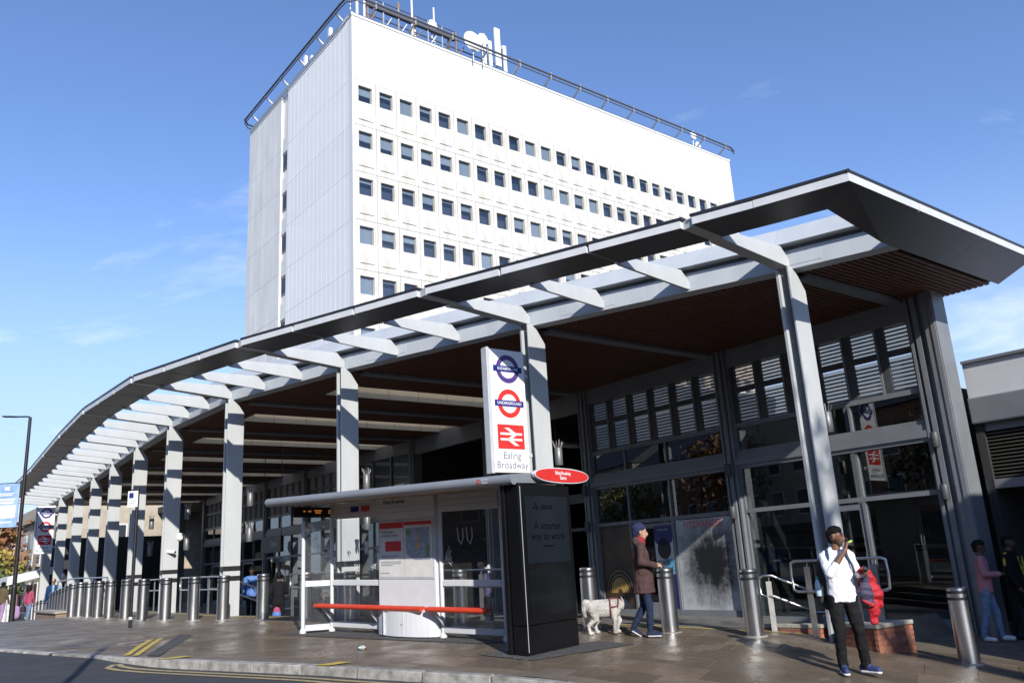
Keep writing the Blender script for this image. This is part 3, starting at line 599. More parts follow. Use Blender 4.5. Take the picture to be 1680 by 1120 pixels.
mb = MB(); boxS(mb, -.35, -14, 3.6, 3.8, -1.2, 4.0); boxS(mb, -.35, -.5, .5, 3.6, -.5, 4.0); boxS(mb, -.35, -14, 1.25, 3.6, 2.7, 2.8); mb.build('passage_wall', 'room_dark', rbl)
strip('passage_floor', [-14, -8, -4, -2, -.35], lambda a: .40, lambda a: 3.6, lambda a, b: hf(a) + .002, 'floor', parent=None)
mb = MB(); boxS(mb, -3.2, -7.0, 5.0, 8.0, 4.7, 6.6); mb.build('plant_room', 'render_grey', rbl); mb = MB(); boxS(mb, -9, -18, -5.2, .37, -1.2, 7.2); mb.build('side_wing', 'blank_wall', rbl); mb = MB(); boxS(mb, -3.1, -7.1, 4.9, 8.1, 6.61, 6.75); mb.build('plant_room_roof', 'cornice_grey', rbl)

# ---------------------------------------------------------------- bollards
bp = MB().lathe([(.137, 0), (.137, .835), (.131, .838), (.131, .872), (.137, .875), (.137, .922), (.131, .925), (.131, .958), (.137, .961), (.135, .992), (.125, 1.0), (.02, 1.003)], 28)
BODY = bp.mesh('body', 'steel')
for p in BODY.polygons: p.use_smooth = True
try: BODY.set_sharp_from_angle(angle=R(35))
except Exception: pass
BAND = MB().lathe([(.1335, 0), (.1335, .032)], 28).mesh('black_band', 'rubber_band')
COLLAR = MB().lathe([(.138, -.01), (.185, -.01), (.18, .012), (.139, .016)], 24).mesh('base_collar', 'kerbstone')
def bollard(a, b, label, group=None):
    t = empty('bollard', W(a, b, gz(a, b) - .004), rnd.uniform(0, 6), label, 'bollard', group)
    inst(BODY, 'body', t); inst(COLLAR, 'base_collar', t); inst(BAND, 'black_band', t, (0, 0, .839)); inst(BAND, 'black_band', t, (0, 0, .926)); return t
near = [(-1.42, -3.7, 'steel bollard standing alone at the right end, near the dark passage'), (1.2, -4.83, 'steel bollard left of the man in the white shirt'), (2.41, -5.4, 'steel bollard beside the person in the brown coat'), (3.77, -5.86, 'steel bollard between the black advertising unit and the white dog'), (6.63, -6.59, 'steel bollard seen through the right glass pane of the shelter'), (9.55, -7.45, 'steel bollard seen through the middle glass of the shelter'), (10.72, -7.93, 'steel bollard seen through the left glass pane of the shelter'),
        (11.82, -8.48, 'first steel bollard left of the bus shelter'), (12.95, -9.0, 'second steel bollard left of the bus shelter'), (13.77, -9.42, 'third steel bollard left of the bus shelter'), (14.82, -9.77, 'fourth steel bollard left of the bus shelter'), (15.78, -10.05, 'fifth steel bollard left of the shelter, behind the thin black sign pole'), (17.0, -10.16, 'sixth steel bollard left of the bus shelter'), (18.15, -10.3, 'seventh steel bollard left of the bus shelter'), (19.3, -10.35, 'eighth steel bollard left of the bus shelter'), (20.4, -10.38, 'ninth steel bollard left of the bus shelter'), (21.5, -10.4, 'tenth steel bollard left of the bus shelter'), (22.6, -10.4, 'last steel bollard before the row drops behind the low kerb wall')]
for a, b, l in near: bollard(a, b, l, 'steel bollards along the pavement')
for i in range(18):
    a = 23.9 + 1.2 * i; bollard(a, float(np.interp(a, [23, 30, 38, 46], [-10.35, -9.7, -8.6, -8.35])), 'small distant steel bollard in the far row going downhill at the left', 'steel bollards along the pavement')
t = empty('low_kerb_wall', (0, 0, 0), 0, 'low stone topped planter wall between the bollards at the left', 'wall')
mb = MB(); mb.hexa([W(23.1, -10.75, .3), W(27.0, -10.7, .3), W(27.0, -10.3, .3), W(23.1, -10.3, .3), W(23.1, -10.75, .80), W(27.0, -10.7, .80), W(27.0, -10.3, .80), W(23.1, -10.3, .80)])
mat('brick_plain', (.33, .22, .15), .8, c2=(.24, .16, .12), scale=12, bump=.3)
mat('stone_cap', (.44, .41, .34), .75, c2=(.31, .29, .24), scale=7, bump=.25)
mb.build('brickwork', 'brick_plain', t); mb = MB(); mb.hexa([W(23.05, -10.8, .805), W(27.05, -10.75, .805), W(27.05, -10.25, .805), W(23.05, -10.25, .805), W(23.05, -10.8, .86), W(27.05, -10.75, .86), W(27.05, -10.25, .86), W(23.05, -10.25, .86)]); mb.build('coping', 'stone_cap', t)

# ---------------------------------------------------------------- roundel totems
mat('sign_white', (.84, .84, .84), .35, c2=(.80, .80, .81), scale=1)
mat('sign_edge', (.55, .56, .58), .4)
mat('ink_purple', (.085, .045, .22), .4); mat('ink_red', (.66, .035, .03), .4); mat('ink_blue', (.012, .02, .20), .4); mat('ink_grey', (.16, .18, .22), .5); mat('ink_white', (.85, .85, .85), .4); mat('ink_black', (.02, .02, .02), .5)
def roundel(T, r, ring, barc, txt, parent, ts=1.0):
    mb = MB(T); mb.disc((0, 0, .003), r, (1, 0, 0), (0, 1, 0), r * .66); mb.build('roundel_ring', ring, parent, recalc=False)
    mb = MB(T); mb.box((-r * 1.24, -r * .21, .0015), (r * 1.24, r * .21, .0055)); b_ = mb.build('roundel_bar', barc, parent)
    text('lettering', txt, r * .36 * ts, T @ Matrix.Translation((0, 0, .0075)), 'ink_white', b_, bold=.001 * r / .3, xs=.92)
def double_arrow(T, w, h_, parent):
    mb = MB(T); mb.box((-w / 2, -h_ / 2, .001), (w / 2, h_ / 2, .004)); sq = mb.build('arrow_panel', 'ink_red', parent)
    mb = MB(T); z = .0065
    for y in (.115, -.115): mb.quad([(-.41 * w, (y - .045) * h_, z), (.41 * w, (y - .045) * h_, z), (.41 * w, (y + .045) * h_, z), (-.41 * w, (y + .045) * h_, z)])
    dg = lambda x0, y0, x1, y1, t: mb.quad([(x0 * w, y0 * h_, z + .001), ((x0 + t) * w, y0 * h_, z + .001), ((x1 + t) * w, y1 * h_, z + .001), (x1 * w, y1 * h_, z + .001)])
    dg(-.25, .36, .12, .07, .17); dg(-.17, -.115, .11, .115, .15); dg(-.22, -.07, .12, -.36, .17)
    mb.build('arrow_mark', 'ink_white', sq, recalc=False)
def totem(a, b0, b1, z0, z1, label, sc=1.0):
    t = empty('station_sign', SL, SROT, label, 'sign', 'station roundel signs'); hw = .075
    mb = MB(); boxS(mb, a - hw, a + hw, b0 + .05, b1, z0, z1); mb.build('panel', 'sign_white', t, bevel=.01)
    mb = MB(); boxS(mb, a - hw - .012, a + hw + .012, b0 - .03, b0 + .045, z0 - .02, z1 + .02); boxS(mb, a - .03, a + .03, b1, b1 + .12, z0 + .3, z0 + .38); boxS(mb, a - .03, a + .03, b1, b1 + .12, z1 - .5, z1 - .42); mb.build('edge_strip', 'sign_edge', t, bevel=.01)
    w = b1 - b0 - .05; cb = (b0 + .05 + b1) / 2; H_ = z1 - z0
    F = lambda f: frame(S(a - hw - .001, cb, z0 + H_ * f), (0, 1, 0), (0, 0, 1))
    roundel(F(.84), w * .335, 'ink_purple', 'ink_blue', 'ELIZABETH LINE', t, .74); roundel(F(.555), w * .335, 'ink_red', 'ink_blue', 'UNDERGROUND', t, .82)
    double_arrow(F(.285), w * .76, H_ * .195, t)
    text('lettering', 'Ealing\nBroadway', .178 * w / .8, F(.095) @ Matrix.Translation((0, 0, .004)), 'ink_grey', t)
    return t
totem(5.0, -6.92, -6.05, 3.16, 5.5, 'white vertical sign with purple and red roundels by the near pillar')
totem(42.3, -8.75, -7.9, 3.3, 5.75, 'distant white roundel sign on the far pillar at the left')

# ---------------------------------------------------------------- bus shelter
mat('shelter_white', (.66, .68, .70), .4, c2=(.58, .60, .62), scale=3)
mat('shelter_roof', (.22, .235, .26), .35, c2=(.19, .205, .23), scale=2)
mat('shelter_under', (.40, .35, .29), .45, c2=(.26, .21, .17), scale=2.2, stretch=(1, 2, 1))
mat('bench_red', (.62, .055, .02), .35)
mat('shelter_black', (.006, .006, .007), .25)
mat('screen', (.010, .013, .017), .12, emit=((.05, .07, .09), .05))
mat('screen_low', (.008, .009, .010), .12)
mat('screen_ink', (.002, .003, .004), .3)
mat('cabinet_white', (.70, .71, .73), .45, c2=(.64, .65, .67), scale=3)
mat('paper_white', (.72, .71, .69), .6)
mat('map_blue', (.20, .26, .33), .5, c2=(.45, .48, .50), scale=26, detail=3)
mat('map_green', (.16, .32, .10), .6); mat('map_orange', (.75, .42, .08), .6)
mat('led_orange', (.25, .08, .02), .5, emit=((1.0, .35, .05), .22))
mat('graffiti', (.62, .63, .64), .7)
SX = Vector((.78086881, -.62469505, 0)); SV = Vector((.62469505, .78086881, 0))
shl = empty('bus_shelter', (-3.62, 15.91, 0), math.atan2(SX.y, SX.x), 'bus shelter with grey roof, red bench and glass panes on the pavement', 'bus shelter')
TS = Matrix(((1, 0, 0, 0), (0, -1, 0, 0), (-.03, 0, 1, .522), (0, 0, 0, 1)))     # (u along, v towards the road, height over the sloping pavement)
def SB(): return MB(TS)
def sbox(name, m, u0, u1, v0, v1, z0, z1, parent=None, bevel=0):
    mb = SB(); mb.box((min(u0, u1), min(v0, v1), z0), (max(u0, u1), max(v0, v1), z1)); return mb.build(name, m, parent or shl, bevel=bevel)
posts = [(0, 0, 2.05), (2.85, 0, 2.05), (4.2, 0, 2.05), (-.23, .48, 2.0)]
for u, v, h_ in posts:
    mb = SB(); mb.tube([(u, v, -.03), (u, v, h_)], .036, 10); mb.lathe([(.06, -.01), (.06, .05), (.04, .09)], 12, (u, v, 0)); mb.build('post', 'shelter_white', shl)
for u0, u1 in ((.04, 1.34), (2.89, 4.16)):
    for z0, z1 in ((.82, .92), (.09, .19)): sbox('rail', 'shelter_white', u0, u1, -.025, .025, z0, z1, bevel=.008)
    sbox('glass_pane', 'glass_shelter', u0 + .01, u1 - .01, -.005, .005, .925, 2.0); sbox('glass_pane', 'glass_shelter', u0 + .01, u1 - .01, -.005, .005, .195, .815)
    sbox('header', 'shelter_white', u0 - .03, u1 + .02, -.05, .05, 2.02, 2.30)
    for z in (2.11, 2.20): sbox('header_rib', 'sign_edge', u0 - .03, u1 + .02, .051, .056, z, z + .012)
def pane_between(p, q, z0, z1, name, m, th=.01):
    mb = SB(); mb.bar((p[0], p[1], (z0 + z1) / 2), (q[0], q[1], (z0 + z1) / 2), th, z1 - z0); return mb.build(name, m, shl)
e0, e1_ = (-.02, .04), (-.21, .45)
pane_between(e0, e1_, .82, .92, 'rail', 'shelter_white', .05); pane_between(e0, e1_, .05, .15, 'rail', 'shelter_white', .05); pane_between(e0, e1_, .925, 1.98, 'glass_pane', 'glass_shelter'); pane_between(e0, e1_, .155, .815, 'glass_pane', 'glass_shelter')
# roof with rolled front edge
mb = SB(); prof = [(-.35, 2.34), (-.35, 2.40), (.2, 2.45), (.7, 2.45), (1.02, 2.42), (1.08, 2.30), (.9, 2.30), (.2, 2.32)]
mb.prism([(-.5, v, z) for v, z in prof], (5.85, 0, 0)); mb.mi = 1
mb.prism([(-.48, -.33, 2.332), (-.48, .95, 2.294), (-.48, .95, 2.290), (-.48, -.33, 2.326)], (5.8, 0, 0)); rf = mb.build('roof', ['shelter_roof', 'shelter_under'], shl)
mb = SB(); mb.tube([(-.52, 1.05, 2.345), (5.36, 1.05, 2.345)], [.075, .075], 16); mb.ball((-.52, 1.05, 2.345), .075); mb.build('roof_edge', 'shelter_roof', rf)
for u in (1.1, 2.2, 3.4):
    mb = SB(); mb.ball((u, .45, 2.29), (.13, .13, .03), 14, 6); mb.build('roof_lamp', 'frosted', rf)
TLT = lambda u, v, z, n_: TS @ Matrix.Translation((u, v, z))
def on_front(u, v, z): return frame(Vector((u, -v, z + .522 - .03 * u)), (1, 0, -.03), (0, 0, 1))      # plane facing the road
def on_end(u, v, z): return frame(Vector((u, -v, z + .522 - .03 * u)), (0, 1, 0), (0, 0, 1))            # plane facing +u
sbox('departure_board', 'shelter_black', -.12, -.02, -.1, .86, 2.06, 2.25, bevel=.01)
for i, (v, w, z) in enumerate(((.62, .05, 2.17), (.50, .07, 2.17), (.31, .17, 2.185), (.31, .13, 2.145), (.02, .09, 2.185), (.02, .1, 2.145))): sbox('led_row', 'led_orange', -.0195, -.0185, v - w / 2, v + w / 2, z - .012, z + .012)
for u0, w, m_ in ((.62, .22, 'ink_blue'), (.86, .05, 'paper_white'), (.92, .22, 'ink_red')): sbox('line_plate', m_, u0, u0 + w, .058, .066, 2.13, 2.22)
# map cabinet
cab = sbox('map_cabinet', 'cabinet_white', 1.38, 2.78, -.08, .07, .30, 2.30, bevel=.01)
sbox('cabinet_header', 'cabinet_white', 1.36, 2.80, .0, .085, 1.97, 2.31, cab)
for z in (2.06, 2.15): sbox('header_rib', 'sign_edge', 1.36, 2.80, .086, .090, z, z + .010, cab)
text('lettering', 'Ealing Broadway', .085, on_front(1.82, .0875, 2.245), 'ink_black', cab, bold=.0015)
sbox('poster_frame', 'sign_edge', 1.40, 2.76, .071, .080, .94, 1.94, cab)
sbox('notice_paper', 'paper_white', 1.43, 2.04, .081, .084, .97, 1.91, cab); sbox('map_paper', 'paper_white', 2.06, 2.73, .081, .084, .97, 1.91, cab)
sbox('red_strip', 'ink_red', 1.43, 2.04, .085, .087, 1.79, 1.89, cab); sbox('red_strip', 'ink_red', 2.06, 2.73, .085, .087, 1.83, 1.89, cab); sbox('red_notice', 'ink_red', 1.58, 1.98, .085, .087, 1.40, 1.57, cab)
text('lettering', 'The bus stop is\npermanently closed', .063, on_front(1.46, .0865, 1.70), 'ink_black', cab, align='LEFT', xs=.9)
for i, (z, w) in enumerate(((1.32, .45), (1.29, .36), (1.22, .52), (1.19, .50), (1.16, .3), (1.03, .22))): sbox('fine_print', 'ink_grey', 1.46, 1.46 + w, .085, .0865, z, z + .010, cab)
mb = SB(); mb.prism([(2.10, .085, 1.78), (2.68, .085, 1.79), (2.68, .085, 1.25), (2.30, .085, 1.25), (2.10, .085, 1.36)], (0, .003, 0)); mb.build('street_map', 'map_blue', cab)
for (u, z, w, hh, m_) in ((2.12, 1.66, .09, .1, 'map_green'), (2.6, 1.3, .07, .2, 'map_green'), (2.38, 1.42, .06, .1, 'map_orange'), (2.36, 1.5, .03, .2, 'map_orange')): sbox('map_area', m_, u, u + w, .0885, .0895, z, z + hh, cab)
mb = SB(); un = 14; pts = [(1.36 + 1.44 * i / un, .07 + .22 * math.sin(math.pi * i / un) ** .6) for i in range(un + 1)]
for z0, z1, inset in ((.03, .42, 0),):
    mb.prism([(u, v, z0) for u, v in pts] + [(2.80, -.05, z0), (1.36, -.05, z0)], (0, 0, z1 - z0))
ub = mb.build('cabinet_base', 'cabinet_white', cab)
for u in (1.72, 2.2): sbox('panel_joint', 'sign_edge', u, u + .008, .2, .292, .04, .415, ub)
mb = SB(); mb.disc((2.17, .297, .22), .012, (1, 0, 0), (0, 0, 1), n=10); mb.build('lock', 'ink_black', ub)
for u0, u1 in ((-.15, 2.62), (2.74, 4.05)):
    mb = SB(); mb.tube([(u0, .27, .47), (u1, .27, .47)], .04, 12); mb.tube([(u0, .20, .485), (u1, .20, .485)], .028, 10); bn = mb.build('bench', 'bench_red', shl)
    for u in ((.05, 1.3) if u0 < 1 else (2.9, 3.95)):
        mb = SB(); mb.tube([(u, .02, .2), (u + .05, .14, .28), (u, .24, .44)], .022, 8); mb.build('bracket', 'sign_edge', bn)
mb = SB(); mb.tube([(-.1, .05, .42), (-.02, .24, .66), (.12, .30, .72), (.2, .26, .70)], .012, 8); mb.build('armrest', 'steel_rail', shl)
# scratched marks and torn stickers on the glass
for (u0, z0, w, hh) in ((.66, 1.36, .13, .28), (.92, 1.34, .12, .26)):
    mb = SB(); rr = random.Random(int(u0 * 100)); poly = [(u0 + w * x, .0075, z0 + hh * z) for x, z in ((0, .95), (.3, 1), (1, .96), (.88, .6), (.98, .2), (.8, 0), (.66, .35), (.5, .1), (.3, .05), (.12, .3), (.2, .6))]
    mb.quad(poly); mb.build('torn_sticker', 'graffiti', shl, recalc=False)
rr = random.Random(3)
for (uc, zc, sp, n) in ((1.18, 1.22, .1, 7), (.72, 1.14, .09, 5), (.5, 1.4, .06, 3), (3.02, 1.30, .12, 8)):
    mb = SB()
    for _ in range(n):
        p = [(uc + rr.uniform(-sp, sp), .008, zc + rr.uniform(-sp, sp) * 1.4) for _ in range(4)]; mb.tube(p, .005, 4)
    mb.build('graffiti', 'graffiti', shl)
for u0 in (3.25, 3.45):
    mb = SB(); mb.tube([(u0, .008, 1.75), (u0 + .02, .008, 1.55), (u0 + .08, .008, 1.48), (u0 + .13, .008, 1.6), (u0 + .12, .008, 1.74)], .009, 4); mb.build('sticker_outline', 'graffiti', shl)
# advertising unit
adv = sbox('advertising_unit', 'shelter_black', 5.12, 5.38, -.26, .98, .36, 2.29, bevel=.03)
sbox('unit_base', 'shelter_black', 5.14, 5.36, -.25, .97, -.05, .355, adv)
sbox('unit_post', 'shelter_black', 5.03, 5.115, .90, 1.0, -.03, 2.3, adv, bevel=.02); sbox('edge_trim', 'sign_edge', 5.382, 5.386, .955, .963, .02, 2.25, adv)
sbox('display', 'screen', 5.381, 5.385, -.16, .86, 1.18, 2.12, adv); sbox('display_lower', 'screen_low', 5.381, 5.3845, -.16, .86, .48, 1.177, adv)
T = on_end(5.3875, .36, 1.97); text('lettering', 'asana', .13, T, 'screen_ink', adv, bold=.002)
mb = MB(T @ Matrix.Translation((-.26, .0, 0)))
for x, y in ((0, .03), (-.035, -.02), (.035, -.02)): mb.disc((x, y, 0), .024, (1, 0, 0), (0, 1, 0), n=12)
mb.build('advert_mark', 'screen_ink', adv, recalc=False)
text('lettering', 'A smarter\nway to work', .155, on_end(5.3875, .36, 1.62), 'screen_ink', adv, bold=.001)
sbox('fine_print', 'screen_ink', 5.3855, 5.387, .24, .5, 1.40, 1.42, adv)
fl = MB(); n = 24; T = on_end(5.42, -.03, 2.43)
def lens(wd, hh, z): return [T @ Vector((wd * math.copysign(abs(math.cos(t)) ** .85, math.cos(t)), hh * math.copysign(abs(math.sin(t)) ** .9, math.sin(t)), z)) for t in (2 * math.pi * k / n for k in range(n))]
fl.prism(lens(.69, .115, -.04), T.to_3x3() @ Vector((0, 0, .06))); fb = fl.build('stop_flag', 'shelter_white', shl)
fl = MB(); fl.prism(lens(.672, .100, .021), T.to_3x3() @ Vector((0, 0, .004))); fl.build('flag_face', 'ink_red', fb)
text('lettering', 'Ealing Broadway\nStation',   .075, T @ Matrix.Translation((.0, 0, .0275)), 'ink_white', fb, xs=.8, bold=.0015)
T2 = on_front(4.75, 1.128, 2.35); roundel(T2 @ Matrix.Translation((0, .0, .0)), .03, 'ink_red', 'ink_red', '', shl) if 0 else None
mb = MB(T2); mb.disc((0, 0, 0), .034, (1, 0, 0), (0, 1, 0), .022, n=20); mb.build('small_ring', 'ink_red', shl, recalc=False); text('lettering', 'London\nBuses', .045, T2 @ Matrix.Translation((.13, 0, 0)), 'ink_white', shl)
# ---------------------------------------------------------------- brick plinth round the near pillar
mat('brick', (.36, .13, .075), .8, c2=(.22, .09, .06), scale=9, bump=.35, bscale=50, rand=.3)
mat('mortar', (.36, .33, .28), .9, c2=(.26, .24, .2), scale=20, bump=.3)
BR = MB(); BR.box((0, 0, 0), (.213, .05, .063)); BRM = BR.mesh('brick', 'brick'); BR = MB(); BR.box((0, 0, 0), (.1, .05, .063)); BRH = BR.mesh('brick', 'brick')
def plinth(label, pc, top, z0, courses):
    pln = empty('brick_plinth', (0, 0, 0), 0, label, 'plinth'); pts = [W(a, b) for a, b in pc]; cen = sum(pts, Vector()) / 4; inn = [cen + (p - cen) * .97 for p in pts]
    mb = MB(); mb.hexa([Vector((p.x, p.y, -.4)) for p in inn] + [Vector((p.x, p.y, top - .06)) for p in inn]); mb.build('mortar_core', 'mortar', pln)
    for i0, i1 in ((3, 0), (0, 1)):
        p, q = pts[i0], pts[i1]; d = (q - p); ln = d.length; d.normalize(); ang = math.atan2(d.y, d.x)
        for c in range(courses):
            z = top - .06 - .072 * (c + 1); x = 0 if c % 2 else -.112
            while x < ln - .05:
                if x < 0: inst(BRH, 'brick', pln, (p.x, p.y, z), (0, 0, ang))
                elif x + .213 <= ln + .012: inst(BRM, 'brick', pln, (p.x + d.x * x, p.y + d.y * x, z + rnd.uniform(-.002, .002)), (0, 0, ang + rnd.uniform(-.006, .006)))
                elif x + .1 <= ln + .03: inst(BRH, 'brick', pln, (p.x + d.x * x, p.y + d.y * x, z), (0, 0, ang))
                x += .223
    for (i0, i1, n) in ((3, 0, 2), (0, 1, 2)):
        for k in range(n):
            p = pts[i0].lerp(pts[i1], k / n + .004); q = pts[i0].lerp(pts[i1], (k + 1) / n - .004); ip, iq = cen + (p - cen) * .25, cen + (q - cen) * .25; p, q = cen + (p - cen) * 1.05, cen + (q - cen) * 1.05
            mb = MB(); mb.hexa([Vector((v.x, v.y, top - .057)) for v in (p, q, iq, ip)] + [Vector((v.x, v.y, top)) for v in (p, q, iq, ip)]); mb.build('coping_slab', 'stone_cap', pln, bevel=.008)
plinth('square red brick plinth with stone coping right of the man in white', [(-.55, -4.42), (-.62, -3.55), (.25, -3.45), (.22, -4.22)], .43, 0, 6)
plinth('low brick kerb wall left of the man in white', [(.62, -4.0), (.6, -3.7), (1.62, -3.75), (1.62, -4.08)], .37, 0, 4)

# ---------------------------------------------------------------- handrails
def handrail(label, path, posts, zt=(.95, .62), ends=True, pm='steel_flat'):
    t = empty('handrail', (0, 0, 0), 0, label, 'handrail', 'steel handrails')
    for j, dz in enumerate(zt): mb = MB(); mb.tube([p + Vector((0, 0, dz)) for p in path], .022, 10); mb.build('rail', 'steel_rail', t)
    if ends:
        for p, q in ((path[0], path[1]), (path[-1], path[-2])):
            o = (p - q); o.z = 0; o = o.normalized() * .07
            mb = MB(); mb.tube([p + Vector((0, 0, zt[0])), p + o + Vector((0, 0, zt[0] - .03)), p + o * 1.2 + Vector((0, 0, (zt[0] + zt[1]) / 2)), p + o + Vector((0, 0, zt[1] + .03)), p + Vector((0, 0, zt[1]))], .022, 8); mb.build('rail_end', 'steel_rail', t)
    for (p, z0) in posts:
        d = (path[-1] - path[0]); d.z = 0; d.normalize(); mb = MB(); top = p + Vector((0, 0, zt[0] - .09)); mb.bar(Vector((p.x, p.y, z0)), top, .018, .09, up=(d.x, d.y, 0)); mb.tube([top - Vector((0, 0, .03)), top + Vector((.02, 0, .06)), p + Vector((0, 0, zt[0]))], .010, 6); mb.build('rail_post', pm, t)
    return t
def WP(a, b, z): return W(a, b, z)
# by the near pillar, on the plinth
rz = .43
handrail('steel handrail on the brick plinth behind the man in white', [WP(.80, -4.15, rz), WP(.2, -4.1, rz), WP(-.55, -4.0, rz)], [(WP(.62, -4.12, rz), .2), (WP(-.12, -4.05, rz), .3), (WP(-.42, -3.98, rz), .3)], (.90, .44))
handrail('steel stair handrail going down beside the brick plinth', [WP(1.42, -4.15, .22), WP(1.30, -4.1, .22), WP(.95, -3.5, -.08), WP(.8, -3.3, -.08)], [(WP(1.36, -4.12, .22), -.1), (WP(.95, -3.45, -.08), -.3)], (.90, .58))
def rail_run(label, a0, a1, off=.55, n=3, slope=None):
    path = [WP(a, pb(a) + off, hp(a)) for a in np.linspace(a0, a1, n + 1)]
    if slope:
        e = path[-1]; e2 = WP(a1 - slope[0], pb(a1) + off + slope[1], hf(a1)); path.append(e2); path.append(WP(a1 - slope[0] - .5, pb(a1) + off + slope[1] + .1, hf(a1)))
    ps = [(p, p.z - .7) for p in path[:-1]]
    return handrail(label, path, ps)
rail_run('steel handrail right of the man in the blue jacket', 12.5, 10.3, .65, 2)
rail_run('steel handrail seen through the right shelter panes', 8.9, 6.0, .6, 3)
rail_run('steel stair rail bending down left of the blue jacket man', 17.0, 15.9, .7, 1, (1.3, 1.0))
rail_run('steel handrail behind the third and fourth bollards left of shelter', 18.2, 15.0, .35, 3)
rail_run('steel handrail behind the sixth bollard left of the shelter', 22.2, 19.6, .3, 2)
handrail('tall pale railing frame in front of the far blue shirt', [WP(27.5, -10.0, .75), WP(24, -10.1, .8), WP(20.5, -9.9, .75)], [(WP(26.2, -10.0, .75), .2), (WP(22, -10.0, .75), .2)], (1.05, .45))

# ---------------------------------------------------------------- pillar lights and cameras
lm = MB(); lm.lathe([(.075, 0), (.08, .01), (.08, .34), (.07, .35)], 14); LB = lm.mesh('lamp_body', 'lamp_metal')
sp = MB()
for k in range(10): t_ = k * .628; sp.tube([(.06 * math.cos(t_), .06 * math.sin(t_), .35), (.11 * math.cos(t_), .11 * math.sin(t_), .35 + .10 + .03 * (k % 3))], .004, 4)
SPK = sp.mesh('bird_spikes', 'mast_steel')
nm = ['first', 'second', 'third', 'fourth', 'fifth', 'sixth']
for k in range(0, 6):
    for z, w_ in ((3.35, 'upper'), (2.45, 'lower')):
        if k == 0 and z < 3: continue
        t = empty('pillar_light', W(PA[k], PB[k] + .69, z), 0, '%s cylinder light with bird spikes on the %s pillar from the right' % (w_, nm[k]), 'light', 'cylinder lights on the pillars')
        inst(LB, 'lamp_body', t); inst(SPK, 'bird_spikes', t); mb = MB(); mb.box((-.05, -.05, .12), (.05, .05, .2)); mb.build('bracket', 'lamp_metal', t)
wl = MB(); wl.lathe([(.07, 0), (.075, .01), (.075, .26), (.07, .27)], 14); WLM = wl.mesh('lamp_body', 'frame_dark')
for k, nm_ in ((0, 'glass wall end'), (1, 'first bay'), (2, 'second bay')):
    for z, w_ in ((3.18, 'upper'), (2.22, 'lower')):
        t = empty('wall_light', W(GA[k], -.25, z), 0, '%s dark cylinder wall light on the column at the %s' % (w_, nm_), 'light', 'dark wall lights on the glass front'); inst(WLM, 'lamp_body', t); mb = MB(); mb.box((-.04, -.04, .1), (.04, .1, .16)); mb.build('bracket', 'frame_dark', t)
for k, dz, lb in ((4, 2.1, 'small white camera dome on the fifth pillar from the right'), (9, 2.2, 'tiny white camera on a far pillar below the distant sign')):
    t = empty('security_camera', W(PA[k] - .16, PB[k] + .45, hp(PA[k]) + dz), 0, lb, 'camera'); mb = MB(); mb.ball((0, 0, 0), .09, 12, 8); mb.build('dome', 'dish_white', t); mb = MB(); mb.box((-.05, -.05, .05), (.05, .05, .14)); mb.build('mount', 'dish_white', t)
t = empty('security_camera', W(PA[4] - .2, PB[4] + .2, hp(PA[4]) + 1.72), 0, 'bullet camera under the white dome on the fifth pillar', 'camera'); mb = MB(); mb.tube([(-.12, 0, 0), (.14, -.05, -.03)], .05, 10); mb.build('body', 'dish_white', t); mb = MB(); mb.tube([(.141, -.0505, -.031), (.146, -.052, -.032)], .035, 10); mb.build('lens', 'ink_black', t)
t = empty('hanging_sign', W(22.0, -4.2, 2.35), SROT, 'dark hanging shop sign deep under the canopy', 'sign'); mb = MB(); mb.box((-.9, -.06, 0), (.9, .06, .55)); mb.build('board', 'ink_black', t)
text('lettering', 'Dark', .3, frame((.3, -.065, .28), (1, 0, 0), (0, 0, 1)), 'graffiti', t); mb = MB(); mb.tube([(-.8, 0, .55), (-.8, 0, 3.7)], .015, 6); mb.tube([(.8, 0, .55), (.8, 0, 3.7)], .015, 6); mb.build('hanger', 'frame_dark', t)

